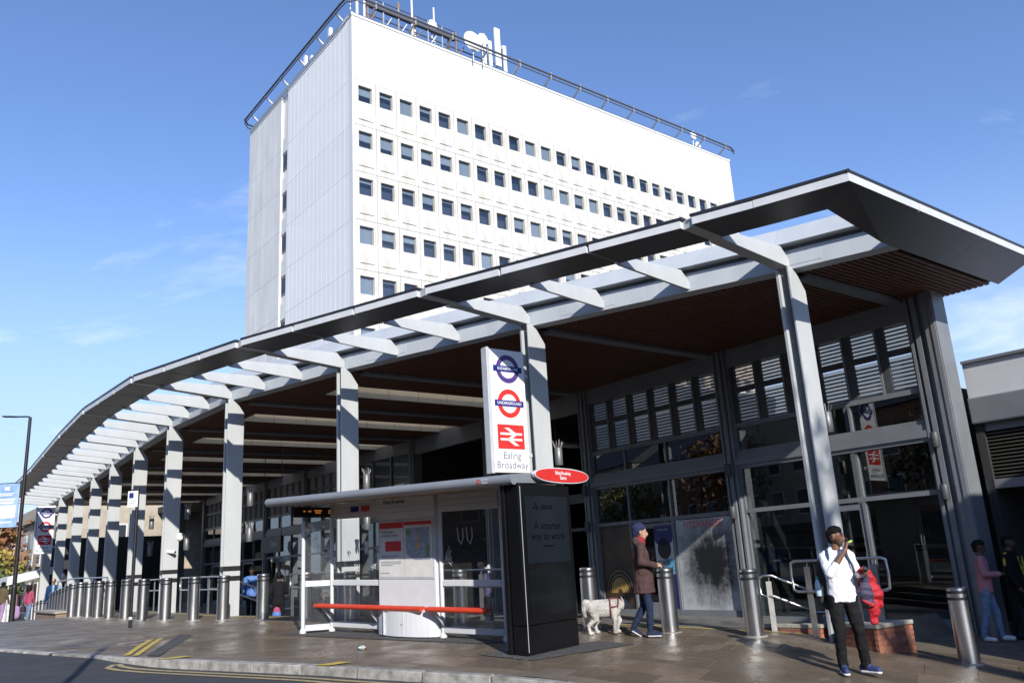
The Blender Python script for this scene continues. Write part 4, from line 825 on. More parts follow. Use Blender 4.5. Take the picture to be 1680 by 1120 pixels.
# ---------------------------------------------------------------- posters on the shop glass
def poster(name, label, a0, a1, z0, z1, m, cat='poster', b=-.016):
    t = empty(name, SL, SROT, label, cat); mb = MB(); boxS(mb, a0, a1, b, b + .004, z0, z1); mb.build('sheet', m, t); return t
def art(name, ca, cz, c_in, c_out, rx, rz_):
    m = bpy.data.materials.new(name); m.use_nodes = True; MATS[name] = m; t = m.node_tree; bsd = t.nodes['Principled BSDF']; bsd.inputs['Roughness'].default_value = .45
    co = t.nodes.new('ShaderNodeTexCoord'); mp_ = t.nodes.new('ShaderNodeMapping'); mp_.inputs['Location'].default_value = (ca / rx, 0, -cz / rz_); mp_.inputs['Scale'].default_value = (1 / rx, 0, 1 / rz_); t.links.new(co.outputs['Object'], mp_.inputs[0])
    ln = t.nodes.new('ShaderNodeVectorMath'); ln.operation = 'LENGTH'; t.links.new(mp_.outputs[0], ln.inputs[0])
    nr = t.nodes.new('ShaderNodeVectorMath'); nr.operation = 'NORMALIZE'; t.links.new(mp_.outputs[0], nr.inputs[0])
    n_ = t.nodes.new('ShaderNodeTexNoise'); n_.inputs['Scale'].default_value = 38; n_.inputs['Detail'].default_value = 8; t.links.new(nr.outputs[0], n_.inputs[0])
    n2 = t.nodes.new('ShaderNodeTexNoise'); n2.inputs['Scale'].default_value = 2.6; n2.inputs['Detail'].default_value = 8; n2.inputs['Roughness'].default_value = .75; t.links.new(mp_.outputs[0], n2.inputs[0])
    def mth(op, x, y):
        k = t.nodes.new('ShaderNodeMath'); k.operation = op
        for i, v in enumerate((x, y)):
            if isinstance(v, float): k.inputs[i].default_value = v
            else: t.links.new(v, k.inputs[i])
        return k.outputs[0]
    v = mth('ADD', ln.outputs['Value'], mth('ADD', mth('MULTIPLY', n_.outputs['Fac'], .6), mth('MULTIPLY', n2.outputs['Fac'], 1.4)))
    rp_ = t.nodes.new('ShaderNodeValToRGB'); e_ = rp_.color_ramp.elements; e_[0].position = .60; e_[1].position = .93; e_[0].color = (*c_in, 1); e_[1].color = (*c_out, 1); t.links.new(mth('MULTIPLY', v, .42), rp_.inputs[0]); t.links.new(rp_.outputs[0], bsd.inputs['Base Color'])
art('poster_ink', 5.80, 1.28, (.012, .012, .014), (.50, .52, .55), 1.0, 1.0)
t = poster('exhibition_poster', 'large pale exhibition poster with dark radiating ink shape', 5.06, 6.80, .22, 2.31, 'poster_ink')
text('lettering', 'PITZHANGER', .235, frame(S(5.95, -.018, 2.17), (1, 0, 0), (0, 0, 1)), 'ink_red', t, xs=.82, spacing=1.05)
mat('poster_blue', (.02, .028, .16), .5); mat('poster_sky', (.15, .42, .62), .5); mat('poster_brown', (.115, .062, .028), .45, c2=(.03, .018, .012), scale=1.4); mat('gold', (.50, .33, .10), .4, c2=(.36, .22, .06), scale=4)
t = poster('door_poster', 'narrow blue and white door poster with a black oval', 6.92, 7.52, .25, 2.22, 'paper_white', b=-.036)
boxp = lambda n_, m_, a0, a1, z0, z1, b=-.039: (lambda mb: (boxS(mb, a0, a1, b, b + .003, z0, z1), mb.build(n_, m_, t)))(MB())
boxp('blue_panel', 'poster_blue', 6.92, 7.52, 1.88, 2.22); boxp('blue_panel', 'poster_blue', 6.92, 7.52, .25, 1.05); boxp('sky_panel', 'poster_sky', 6.92, 7.22, 1.06, 1.42)
mb = MB(); mb.disc(S(7.22, -.0395, 1.66), .22, (1, 0, 0), (0, 0, 1.15), n=28); mb.build('black_oval', 'ink_black', t, recalc=False)
mb = MB(); mb.disc(S(7.22, -.0395, 1.88), .29, (1, 0, 0), (0, 0, .5), n=28); mb.build('blue_arc', 'poster_blue', t, recalc=False)
text('lettering', 'IDRIS', .17, frame(S(7.47, -.0405, 1.32), (1, 0, 0), (0, 0, 1)), 'ink_black', t, align='LEFT', bold=.002); text('lettering', 'KHAN &', .17, frame(S(7.47, -.0405, 1.16), (1, 0, 0), (0, 0, 1)), 'ink_black', t, align='LEFT', bold=.002); text('lettering', 'PITZHANGER', .06, frame(S(7.22, -.0405, 2.12), (1, 0, 0), (0, 0, 1)), 'graffiti', t)
t = poster('shop_poster', 'dark brown window picture with a golden wheel', 8.36, 9.46, .2, 2.31, 'poster_brown')
for r0, r1, m_ in ((.56, .50, 'ink_black'), (.49, .475, 'gold'), (.465, .41, 'ink_black'), (.40, .385, 'gold'), (.375, .34, 'ink_black'), (.335, .0, 'gold'), (.09, .0, 'poster_brown')):
    mb = MB(); q = 34; o_ = []
    for kx in range(q): an = math.pi * kx / (q - 1); o_.append((8.90 + 1.0 * r0 * math.cos(an) * .98, .62 + 1.15 * r0 * math.sin(an)))
    if r1: o_ += [(8.90 + r1 * math.cos(math.pi * kx / (q - 1)) * .98, .62 + 1.15 * r1 * math.sin(math.pi * kx / (q - 1))) for kx in range(q)][::-1]
    mb.quad([S(a_, -.019 - .0008 * (6 if r0 < .1 else int((.6 - r0) * 20)), z_) for a_, z_ in o_]); mb.build('wheel_ring', m_, t, recalc=False)

# ---------------------------------------------------------------- sign pole, street lamps, litter
mat('pole_black', (.016, .016, .018), .4); mat('banner_blue', (.16, .30, .62), .6, c2=(.42, .55, .80), scale=2)
t = empty('sign_pole', (-8.75, 18.91, hp(13.12) - .01), 0, 'thin black pole with a small white parking plate', 'sign')
mb = MB(); mb.tube([(0, 0, 0), (0, 0, 3.05)], .038, 10); mb.build('pole', 'pole_black', t); mb = MB(); mb.lathe([(.039, .18), (.042, .185), (.042, .235), (.039, .24)], 10); mb.build('reflective_band', 'graffiti', t)
mb = MB(); mb.box((-.20, -.05, 2.62), (.03, -.04, 2.98)); pl = mb.build('plate', 'sign_white', t); mb = MB(); mb.box((-.17, -.054, 2.82), (-.07, -.0505, 2.94)); mb.build('blue_square', 'ink_blue', pl)
for z, w_ in ((2.78, .14), (2.74, .17), (2.70, .12)): mb = MB(); mb.box((-.17, -.053, z), (-.17 + w_, -.0505, z + .012)); mb.build('fine_print', 'ink_grey', pl)
def street_lamp(loc, label, arm=(-1, 0), h_=6.75, reach=.95):
    t = empty('street_lamp', loc, 0, label, 'street lamp'); ax = Vector((arm[0], arm[1], 0))
    mb = MB(); mb.tube([(0, 0, -.02), (0, 0, 1.1)], .085, 12); mb.tube([(0, 0, 1.1), (0, 0, 1.16)], [.085, .065], 12); mb.tube([(0, 0, 1.16), (0, 0, h_)], [.065, .052], 12); mb.build('column', 'pole_black', t)
    mb = MB(); e_ = ax * reach * .55 + Vector((0, 0, h_ + .06)); mb.tube([(0, 0, h_ - .05), (0, 0, h_ + .02), ax * .1 + Vector((0, 0, h_ + .04)), e_], .028, 8); mb.build('arm', 'pole_black', t)
    mb = MB(); p = e_; q = ax * (reach) + Vector((0, 0, h_ + .09)); mb.bar(p - ax * .02, q, .17, .045); mb.build('lantern', 'pole_black', t, bevel=.015); return t
lampL = street_lamp((-16.87, 28.0, .585), 'black street lamp with a blue banner at the far left')
street_lamp((-3.9, 4.4, hp(to_ab(-3.9, 4.4)[0]) - rd(to_ab(-3.9, 4.4)[0])), 'black street lamp standing in the near road', (-1, 0))
t = empty('street_banner', (-16.87, 28.0, .585), 0, 'blue and white banner hung on the street lamp at the left', 'banner')
mb = MB(); mb.box((-.98, -.012, 3.05), (-.13, .012, 4.5)); bs_ = mb.build('cloth', 'banner_blue', t)
mb = MB(); mb.tube([(-.98, 0, 4.52), (-.05, 0, 4.52)], .015, 6); mb.tube([(-.98, 0, 3.03), (-.05, 0, 3.03)], .015, 6); mb.build('arm', 'pole_black', t)
for x0, x1, z0, z1 in ((-.62, -.46, 4.28, 4.40), (-.85, -.3, 4.16, 4.19), (-.8, -.35, 4.10, 4.13), (-.88, -.25, 3.94, 4.0), (-.82, -.3, 3.84, 3.90), (-.80, -.32, 3.20, 3.24)): mb = MB(); mb.box((x0, -.016, z0), (x1, -.0125, z1)); mb.build('white_print', 'ink_white', bs_)
mb = MB(); mb.box((-.95, -.0155, 3.35), (-.2, -.0122, 3.78)); mb.build('picture', 'paper_white', bs_)
t = empty('drinks_can', W(4.55, -9.79, hp(4.55) + .045), .3, 'crushed drinks can lying on the pavement', 'can'); mb = MB(); mb.tube([(-.065, 0, 0), (-.05, 0, 0), (.0, .003, -.004), (.05, 0, 0), (.065, 0, 0)], [.024, .033, .030, .033, .024], 14); mb.build('body', 'steel_rail', t); mb = MB(); mb.tube([(-.035, 0, .0), (.0, .003, -.004), (.035, 0, 0)], [.0338, .0318, .0338], 14, cap=False); mb.build('wrap', 'poster_sky', t); mb = MB(); mb.tube([(.005, 0.002, -.003), (.03, 0, 0)], [.0342, .0342], 14, cap=False); mb.build('stripe', 'map_orange', t)

# ---------------------------------------------------------------- people and animals
def cap(p0, p1, r0, r1, lab, fx=1., fy=1., fr=(0, -1, 0), cf=1.): return (Vector(p0), Vector(p1), r0, r1, lab, fx, fy, Vector(fr), cf)
def cap_frame(c):
    p0, p1, r0, r1, lab, fx, fy, fr, cf_ = c; n = (p1 - p0)
    n = n.normalized() if n.length > 1e-6 else Vector((0, 0, 1)); w = fr - n * fr.dot(n)
    if w.length < .1: w = Vector((1, 0, 0)) - n * n.x
    w.normalize(); return n, n.cross(w), w
def figure(name, prims, mats, parent, voxel=.012, smooth=4, fuzz=0.0, seed=1, folds=0.0, plain=()):
    """one continuous surface grown round tapered limbs, coloured by what it covers"""
    mb = MB(); N_ = 14
    for c in prims:
        p0, p1, r0, r1, lab, fx, fy, fr, cf_ = c; n, u, w = cap_frame(c); rings = []
        for q in (75, 50, 25): t_ = R(q); rings.append((p0 - n * (r0 * cf_ * math.sin(t_)), r0 * math.cos(t_)))
        for f_ in (0, .5, 1): rings.append((p0.lerp(p1, f_), r0 + (r1 - r0) * f_))
        for q in (25, 50, 75): t_ = R(q); rings.append((p1 + n * (r1 * cf_ * math.sin(t_)), r1 * math.cos(t_)))
        vs = [ce + u * (rr * fx * math.cos(2 * math.pi * k / N_)) + w * (rr * fy * math.sin(2 * math.pi * k / N_)) for ce, rr in rings for k in range(N_)]
        m = len(rings); mb._add(vs, [(i * N_ + k, i * N_ + (k + 1) % N_, (i + 1) * N_ + (k + 1) % N_, (i + 1) * N_ + k) for i in range(m - 1) for k in range(N_)] + [tuple(range(N_))[::-1], tuple(range((m - 1) * N_, m * N_))])
    me = mb.mesh(name + '_cage', mats); tmp = bpy.data.objects.new('figure_tmp', me); COL.objects.link(tmp)
    rm = tmp.modifiers.new('r', 'REMESH'); rm.mode = 'VOXEL'; rm.voxel_size = voxel; rm.use_smooth_shade = True
    if smooth: sm = tmp.modifiers.new('s', 'SMOOTH'); sm.factor = .5; sm.iterations = smooth
    bpy.context.view_layer.update(); out_me = bpy.data.meshes.new_from_object(tmp.evaluated_get(bpy.context.evaluated_depsgraph_get())); bpy.data.objects.remove(tmp); bpy.data.meshes.remove(me)
    nv = len(out_me.polygons); cc = np.empty(nv * 3, np.float32); out_me.polygons.foreach_get('center', cc); cc = cc.reshape(-1, 3)
    best = np.full(nv, 1e9); lab_ = np.zeros(nv, np.int32)
    for c in prims:
        p0, p1, r0, r1, lab, fx, fy, fr, cf_ = c; n, u, w = (np.array(v) for v in cap_frame(c)); a0 = np.array(p0); ln = max((p1 - p0).length, 1e-6)
        d = cc - a0; t_ = np.clip(d @ n / ln, 0, 1); dv = d - t_[:, None] * n * ln; dist = np.sqrt((dv @ u / fx) ** 2 + (dv @ w / fy) ** 2 + (dv @ n / cf_) ** 2); sd_ = (dist - (r0 + (r1 - r0) * t_)) * min(fx, fy, 1)
        k = sd_ < best; best[k] = sd_[k]; lab_[k] = lab
    out_me.materials.clear()
    for m in mats: out_me.materials.append(MATS[m])
    out_me.polygons.foreach_set('material_index', lab_); out_me.polygons.foreach_set('use_smooth', [True] * nv)
    if folds:
        rg = np.random.RandomState(seed); nv_ = len(out_me.vertices); co = np.empty(nv_ * 3, np.float32); no = np.empty_like(co); out_me.vertices.foreach_get('co', co); out_me.vertices.foreach_get('normal', no); P_ = co.reshape(-1, 3); d_ = np.zeros(nv_)
        w0 = P_ + .02 * np.sin(P_[:, [2, 0, 1]] * 17 + 1.3)
        for f_ in (16, 22, 31, 43, 58):
            k_ = rg.normal(size=3); k_[2] *= 1.5; k_ /= np.linalg.norm(k_); d_ += (np.abs(np.sin(w0 @ k_ * f_ + rg.uniform(0, 6))) - .63) * (22 / f_)
        lv = np.empty(len(out_me.loops), np.int32); out_me.loops.foreach_get('vertex_index', lv); lt = np.empty(nv, np.int32); out_me.polygons.foreach_get('loop_total', lt); vl = np.zeros(nv_, np.int32); vl[lv] = np.repeat(lab_, lt)
        d_[np.isin(vl, plain)] = 0; out_me.vertices.foreach_set('co', co + no * np.repeat(d_ * folds, 3).astype(np.float32))
    if fuzz:
        rg = np.random.RandomState(seed); co = np.empty(len(out_me.vertices) * 3, np.float32); no = np.empty_like(co); out_me.vertices.foreach_get('co', co); out_me.vertices.foreach_get('normal', no); out_me.vertices.foreach_set('co', co + no * np.repeat(rg.normal(0, fuzz, len(co) // 3), 3))
    out_me.name = name; out_me.update(); o = bpy.data.objects.new(name, out_me); COL.objects.link(o); o.parent = parent; return o
def hand(prims, wrist, dirn, palm_n, lab, side=1, curl=.5, s=1.0):
    """palm, four unequal bent fingers and a thumb off the side of the palm"""
    d = Vector(dirn).normalized(); pn = Vector(palm_n); pn = (pn - d * pn.dot(d)).normalized(); sd_ = d.cross(pn) * side; w = Vector(wrist)
    prims.append(cap(w, w + d * .075 * s, .026 * s, .034 * s, lab, 1.0, .55, pn))
    for i, ln in enumerate((.066, .074, .069, .054)):
        b0 = w + d * .082 * s + sd_ * (.027 - .018 * i) * s; k1 = b0 + (d * (1 - curl * .5) + pn * curl).normalized() * ln * .5 * s; k2 = k1 + (d * (1 - curl * 1.5) + pn * curl * 1.4).normalized() * ln * .5 * s
        prims.append(cap(b0, k1, .0095 * s, .009 * s, lab)); prims.append(cap(k1, k2, .009 * s, .0075 * s, lab))
    b0 = w + d * .028 * s + sd_ * .028 * s; k1 = b0 + (sd_ * .75 + d * .55 + pn * .35).normalized() * .04 * s; prims.append(cap(b0, k1, .0125 * s, .0105 * s, lab)); prims.append(cap(k1, k1 + (d * .8 + pn * .6 + sd_ * .1).normalized() * .032 * s, .0105 * s, .008 * s, lab))
def head(prims, c, face, skin, hair, s=1.0, hairy=1.0, beard=None, ears=True):
    """c: head centre, face: horizontal facing direction"""
    c = Vector(c); f = Vector(face).normalized(); sd_ = f.cross(Vector((0, 0, 1))); up = Vector((0, 0, 1))
    P = lambda x, y, z: c + sd_ * (x * s) + f * (y * s) + up * (z * s)
    prims.append(cap(P(0, -.012, .025), P(0, .006, .025), .082 * s, .080 * s, skin, .93, 1.08, up)); prims.append(cap(P(0, .02, -.03), P(0, .035, -.075), .062 * s, .042 * s, beard if beard is not None else skin, 1, .9, f))
    prims.append(cap(P(0, .055, .0), P(0, .06, -.03), .045 * s, .04 * s, skin)); prims.append(cap(P(0, .088, .022), P(0, .103, -.022), .009 * s, .015 * s, skin)); prims.append(cap(P(-.035, .077, .036), P(.035, .077, .036), .012 * s, .012 * s, skin))
    for x in (-.031, .031): prims.append(cap(P(x, .083, .018), P(x, .084, .018), .009 * s, .009 * s, hair)); prims.append(cap(P(x - .014, .084, .042), P(x + .014, .084, .043), .0065 * s, .0065 * s, hair))
    prims.append(cap(P(-.018, .089, -.052), P(.018, .089, -.052), .0075 * s, .0075 * s, skin))
    if ears:
        for x in (-.079, .079): prims.append(cap(P(x, -.01, .02), P(x * 1.03, -.008, -.02), .018 * s, .012 * s, skin, .5, 1, f))
    if hairy: prims.append(cap(P(0, -.035, .055), P(0, .022, .075), .083 * s * hairy, .070 * s * hairy, hair)); prims.append(cap(P(0, -.055, .02), P(0, -.06, -.03), .066 * s * hairy, .05 * s, hair))
mat('skin_dark', (.20, .095, .055), .5, c2=(.165, .078, .045), scale=20); mat('skin_light', (.50, .29, .21), .5, c2=(.43, .24, .17), scale=20); mat('skin_deep', (.075, .04, .028), .5)
mat('stubble', (.075, .038, .024), .6, c2=(.05, .026, .018), scale=60)
mat('hair_black', (.007, .006, .006), .7, spec=.15, c2=(.014, .012, .011), scale=60, bump=.6, bscale=90)
mat('shirt_white', (.80, .81, .84), .75, c2=(.72, .73, .78), scale=9, bump=.55, bscale=11, detail=3)
mat('trouser_black', (.008, .008, .009), .85, spec=.2, c2=(.013, .013, .015), scale=8, bump=.5, bscale=13)
mat('shoe_navy', (.018, .03, .10), .7, c2=(.035, .055, .16), scale=30); mat('sole_white', (.72, .72, .72), .5)
mat('coat_brown', (.085, .048, .045), .85, spec=.2, c2=(.058, .033, .032), scale=7, bump=.6, bscale=12); mat('denim', (.013, .021, .048), .85, spec=.2, c2=(.021, .032, .066), scale=14, bump=.4, bscale=20)
mat('beanie', (.016, .022, .075), .9, bump=.5, bscale=90); mat('scarf', (.28, .02, .025), .85)
mat('jacket_red', (.46, .012, .022), .7, c2=(.32, .008, .016), scale=6, bump=.6, bscale=9); mat('lining_navy', (.055, .05, .10), .7, c2=(.04, .036, .08), scale=8, bump=.5, bscale=12)
mat('pack_black', (.016, .017, .02), .7, bump=.3, bscale=30); mat('strap_blue', (.03, .07, .12), .8)
mat('jacket_blue', (.09, .20, .50), .65, c2=(.065, .15, .40), scale=8, bump=.6, bscale=12); mat('cloth_dark', (.009, .009, .011), .85, spec=.2, bump=.4, bscale=14); mat('cloth_pink', (.50, .22, .24), .85, c2=(.4, .16, .19), scale=9, bump=.5, bscale=14); mat('jeans_light', (.12, .19, .31), .8, c2=(.17, .25, .38), scale=10, bump=.4, bscale=16)
mat('cloth_yellow', (.6, .45, .03), .7); mat('cloth_olive', (.10, .075, .035), .85); mat('cloth_magenta', (.36, .06, .12), .8); mat('cloth_lilac', (.36, .22, .40), .8); mat('cloth_sky', (.25, .42, .62), .8)
mat('fur_white', (.62, .59, .54), .95, spec=.1, c2=(.27, .26, .25), scale=5, bump=.9, bscale=55); mat('fur_nose', (.02, .02, .02), .5); mat('harness', (.16, .025, .04), .7)
mat('snack_green', (.35, .62, .12), .5); mat('phone_black', (.015, .015, .018), .2); mat('bottle_clear', (.45, .62, .72), .15, spec=.6); mat('bottle_lid', (.05, .40, .16), .4)
def on(x, y, rz=0, name='person', label='', cat='person', group=None, z=None):
    a, b = to_ab(x, y); return empty(name, (x, y, gz(a, b) + .008 if z is None else z), rz, label, cat, group)
# the man in white
man = on(3.92, 10.85, R(-6), 'person', 'man in an open white shirt and black trousers eating, jacket over his arm', 'person')
SK, SH, TR, SO, HA, WH_ = 0, 1, 2, 3, 4, 5
pr_ = [cap((.02, 0, .93), (.03, .0, 1.05), .128, .125, TR, 1.18, .85), cap((.03, .0, .86), (.03, 0, 1.12), .152, .140, SH, 1.2, .84, (0, -1, 0), .15), cap((.03, 0, 1.12), (.035, .0, 1.34), .142, .150, SH, 1.18, .76), cap((-.09, .01, 1.42), (.16, .0, 1.42), .066, .066, SH), cap((.035, .02, 1.42), (.045, .0, 1.52), .075, .055, SK), cap((-.02, .03, 1.475), (.09, .03, 1.475), .048, .048, SH, 1, 1.2)]
for sx, hip, kn, an, toe in ((-1, (-.06, 0, .90), (-.075, -.035, .50), (-.075, .03, .10), (-.085, -.13, .045)), (1, (.11, 0, .90), (.16, -.035, .50), (.195, .02, .10), (.30, -.10, .045))):
    hip, kn, an, toe = map(Vector, (hip, kn, an, toe)); pr_ += [cap(hip, kn, .099, .074, TR), cap(kn, an + Vector((0, 0, .04)), .073, .060, TR), cap(an + Vector((0, 0, .01)), an + Vector((0, 0, .06)), .062, .062, TR)]
    d = (toe - an); d.z = 0; d.normalize(); hl = Vector((an.x, an.y, .05)) - d * .05
    pr_ += [cap(hl + Vector((0, 0, .018)), Vector((toe.x, toe.y, .052)), .044, .038, SO, 1, 1), cap(an + Vector((0, 0, -.02)), hl + d * .09 + Vector((0, 0, .03)), .045, .042, SO), cap(hl + Vector((0, 0, -.026)), Vector((toe.x, toe.y, .022)) + d * .01, .030, .027, WH_, 1.55, .75, (0, 0, 1))]
el, wr = Vector((-.13, -.21, 1.20)), Vector((.095, -.235, 1.475)); pr_ += [cap((-.13, .01, 1.40), el, .062, .058, SH), cap(el, el.lerp(wr, .35), .058, .050, SH), cap(el.lerp(wr, .3), wr, .038, .028, SK)]; hand(pr_, wr, (.35, .28, .9), (.75, .25, -.3), SK, 1, .75)
el, wr = Vector((.27, .02, 1.16)), Vector((.285, -.20, 1.155)); pr_ += [cap((.20, .0, 1.40), el, .060, .055, SH), cap(el, el.lerp(wr, .55), .052, .046, SH), cap(el.lerp(wr, .4), wr, .034, .028, SK)]; hand(pr_, wr, (.1, -.8, .35), (-.7, -.1, .8), SK, -1, .6)
head(pr_, (.055, -.02, 1.635), (.86, -.5, -.03), SK, HA, 1.0, .94, beard=6)
pr_ += [cap((.06 + x, y, z), (.06 + x, y + .01, z + .01), .042, .04, HA) for x, y, z in ()]
_rh = random.Random(4)
for _ in range(34):
    th_, ph_ = _rh.uniform(0, 6.28), _rh.uniform(0, 1.35); d_ = Vector((math.sin(ph_) * math.cos(th_), math.sin(ph_) * math.sin(th_), math.cos(ph_))); c_ = Vector((.045, 0, 1.675)) + Vector((d_.x * .085, d_.y * .085, d_.z * .088)); pr_.append(cap(c_, c_ + d_ * .014, _rh.uniform(.016, .027), .014, HA))
figure('body', pr_, ['skin_dark', 'shirt_white', 'trouser_black', 'shoe_navy', 'hair_black', 'sole_white', 'stubble'], man, .0075, 1, folds=.0055, plain=(0, 3, 5, 6))
def thing_at(par, name, label, cat): return empty(name, par.location, par.rotation_euler.z, label, cat)
t = thing_at(man, 'snack', 'green wrapped snack held to the mouth of the man in white', 'snack'); mb = MB(); mb.tube([(.150, -.20, 1.560), (.185, -.19, 1.575), (.205, -.187, 1.58)], [.013, .016, .010], 10); mb.build('wrapper', 'snack_green', t); mb = MB(); mb.ball((.15, -.2, 1.56), .014, 8, 6); mb.build('bite', 'cloth_yellow', t)
t = thing_at(man, 'phone', 'dark phone in the hand of the man in white', 'phone'); mb = MB(); mb.bar((.262, -.335, 1.225), (.31, -.22, 1.262), .07, .009, up=(.5, .2, .8)); mb.build('case', 'phone_black', t, bevel=.003)
t = thing_at(man, 'backpack', 'black backpack on the back of the man in white', 'backpack')
figure('bag', [cap((-.08, .17, .98), (-.06, .16, 1.30), .145, .12, 0, 1.15, .8), cap((-.10, .23, .96), (-.08, .22, 1.12), .11, .10, 0, 1.2, .8), cap((-.19, .12, .86), (-.21, .12, 1.05), .055, .06, 0), cap((-.12, .13, .82), (.02, .14, .84), .075, .075, 0)], ['pack_black'], t, .014, 5)
for sx, xx in ((-1, -.085), (1, .145)): mb = MB(); mb.tube([(xx, .12, 1.40), (xx, .03, 1.495), (xx, -.06, 1.48), (xx - .01, -.115, 1.40), (xx + .03 * sx, -.11, 1.30), (xx + .07 * sx, -.03, 1.2)], [.015] * 6, 6); mb.build('strap', 'strap_blue', t)
t = thing_at(man, 'water_bottle', 'clear water bottle with green lid in the backpack pocket', 'bottle'); mb = MB(); mb.lathe([(.03, 0), (.036, .01), (.036, .14), (.02, .19), (.016, .2)], 12, (-.235, .05, .93)); mb.build('bottle', 'bottle_clear', t); mb = MB(); mb.lathe([(.019, .2), (.019, .235), (.012, .238)], 12, (-.235, .05, .93)); mb.build('lid', 'bottle_lid', t)
t = thing_at(man, 'red_jacket', 'bright red jacket with navy lining hanging over the arm', 'jacket')
figure('cloth', [cap((.29, -.10, 1.20), (.33, .02, 1.20), .058, .058, 0), cap((.34, -.06, 1.18), (.42, -.05, .92), .060, .085, 0, 1.1, .6), cap((.43, -.03, 1.0), (.46, -.02, .82), .07, .06, 0, 1, .7), cap((.40, -.05, .92), (.38, -.05, .70), .075, .055, 0, 1.1, .6), cap((.36, -.04, .80), (.36, -.04, .62), .05, .05, 0, 1.2, .6), cap((.30, -.12, 1.17), (.29, -.11, .92), .045, .07, 1, 1.1, .5), cap((.29, -.11, .95), (.33, -.09, .83), .07, .05, 1, 1.1, .5), cap((.24, -.11, 1.12), (.24, -.1, .86), .018, .016, 0), cap((.26, -.115, .85), (.36, -.095, .80), .02, .02, 0), cap((.44, .0, 1.1), (.47, .0, .9), .03, .03, 0)], ['jacket_red', 'lining_navy'], t, .008, 1, folds=.013, seed=5)
# the person in the brown coat with a dog
dw = on(1.84, 13.46, R(-2), 'person', 'person in a brown hooded coat, navy beanie and jeans walking a dog', 'person')
CO, DE, SK2, BE, SC, SHO, SOL, HR2 = range(8); X = (1, 0, 0)
pr_ = [cap((0, 0, .66), (0, 0, .95), .172, .150, CO, .95, 1.02, X, .15), cap((0, 0, .95), (-.01, 0, 1.22), .150, .148, CO, 1.02, .92, X), cap((-.01, 0, 1.22), (-.01, 0, 1.36), .145, .105, CO, 1.12, .86, X), cap((-.015, -.13, 1.36), (-.015, .13, 1.36), .066, .066, CO), cap((-.07, -.05, 1.44), (-.07, .05, 1.44), .062, .062, CO, 1.1, .9), cap((.01, 0, 1.40), (.02, 0, 1.46), .075, .07, SC)]
el, wr = Vector((-.03, -.20, 1.12)), Vector((.185, -.155, 1.06)); pr_ += [cap((-.015, -.17, 1.34), el, .064, .060, CO), cap(el, wr, .058, .047, CO)]; hand(pr_, wr, (1, .1, -.05), (0, .4, -.8), SK2, 1, .7)
el, wr = Vector((-.01, .19, 1.13)), Vector((.20, .11, 1.07)); pr_ += [cap((-.01, .17, 1.34), el, .062, .058, CO), cap(el, wr, .056, .045, CO)]; hand(pr_, wr, (1, -.2, .05), (0, -.4, -.8), SK2, -1, .7)
for hip, kn, an, toe in (((0, -.07, .76), (.045, -.075, .47), (.03, -.08, .10), (.17, -.09, .045)), ((-.01, .07, .76), (-.02, .075, .46), (-.20, .08, .17), (-.12, .08, .045))):
    hip, kn, an, toe = map(Vector, (hip, kn, an, toe)); pr_ += [cap(hip, kn, .074, .064, DE), cap(kn, an, .062, .048, DE), cap(an + Vector((-.02, 0, -.04)), toe, .044, .036, SHO), cap(an + Vector((-.03, 0, -.075)), toe - Vector((0, 0, .024)), .028, .026, SOL, 1.4, .7, (0, 0, 1))]
head(pr_, (.03, 0, 1.575), (1, -.12, -.12), SK2, HR2, .98, 0); pr_ += [cap((-.02, 0, 1.632), (.02, -.003, 1.642), .096, .086, BE), cap((-.02, 0, 1.66), (.01, 0, 1.69), .075, .055, BE), cap((-.055, 0, 1.60), (-.055, 0, 1.57), .07, .06, BE)]
figure('body', pr_, ['coat_brown', 'denim', 'skin_light', 'beanie', 'scarf', 'denim', 'sole_white', 'hair_black'], dw, .009, 2, folds=.005, plain=(2, 5, 6))
dg = on(1.24, 13.92, R(-4), 'dog', 'fluffy white dog in a dark red harness', 'dog')
pr_ = [cap((-.20, 0, .385), (.12, 0, .375), .115, .128, 0, .95, 1.05, (0, 0, 1)), cap((.10, 0, .37), (.16, 0, .40), .125, .105, 0), cap((.15, 0, .42), (.29, 0, .43), .092, .078, 0), cap((.30, 0, .425), (.36, 0, .41), .068, .050, 0), cap((.37, 0, .40), (.43, 0, .375), .036, .026, 0), cap((.445, 0, .378), (.45, 0, .378), .014, .014, 1), cap((.385, -.036, .437), (.39, -.037, .437), .009, .009, 1), cap((.385, .036, .437), (.39, .037, .437), .009, .009, 1), cap((-.24, 0, .46), (-.31, 0, .47), .055, .06, 0), cap((-.31, 0, .46), (-.33, 0, .36), .058, .05, 0), cap((-.33, 0, .36), (-.32, 0, .28), .048, .03, 0)]
for y in (-.055, .055): pr_ += [cap((.29, y, .49), (.275, y * 1.35, .545), .026, .010, 0, 1, .6, (1, 0, 0))]
for y, f0, f1 in ((-.07, .02, -.0), (.07, .10, .04)): pr_ += [cap((.13, y, .33), (.125 + f0, y, .19), .058, .036, 0), cap((.125 + f0, y, .19), (.13 + f1, y, .05), .032, .026, 0), cap((.13 + f1, y, .03), (.165 + f1, y, .025), .028, .024, 0)]
for y, f0 in ((-.07, -.05), (.07, .06)): pr_ += [cap((-.19, y, .36), (-.14 + f0 * .4, y, .23), .085, .05, 0), cap((-.14 + f0 * .4, y, .23), (-.235 + f0, y, .135), .046, .03, 0), cap((-.235 + f0, y, .135), (-.215 + f0, y, .04), .028, .024, 0), cap((-.215 + f0, y, .028), (-.18 + f0, y, .025), .027, .023, 0)]
pr_ = [cap(c[0], c[1], c[2] * 1.1, c[3] * 1.1, *c[4:]) for c in pr_]
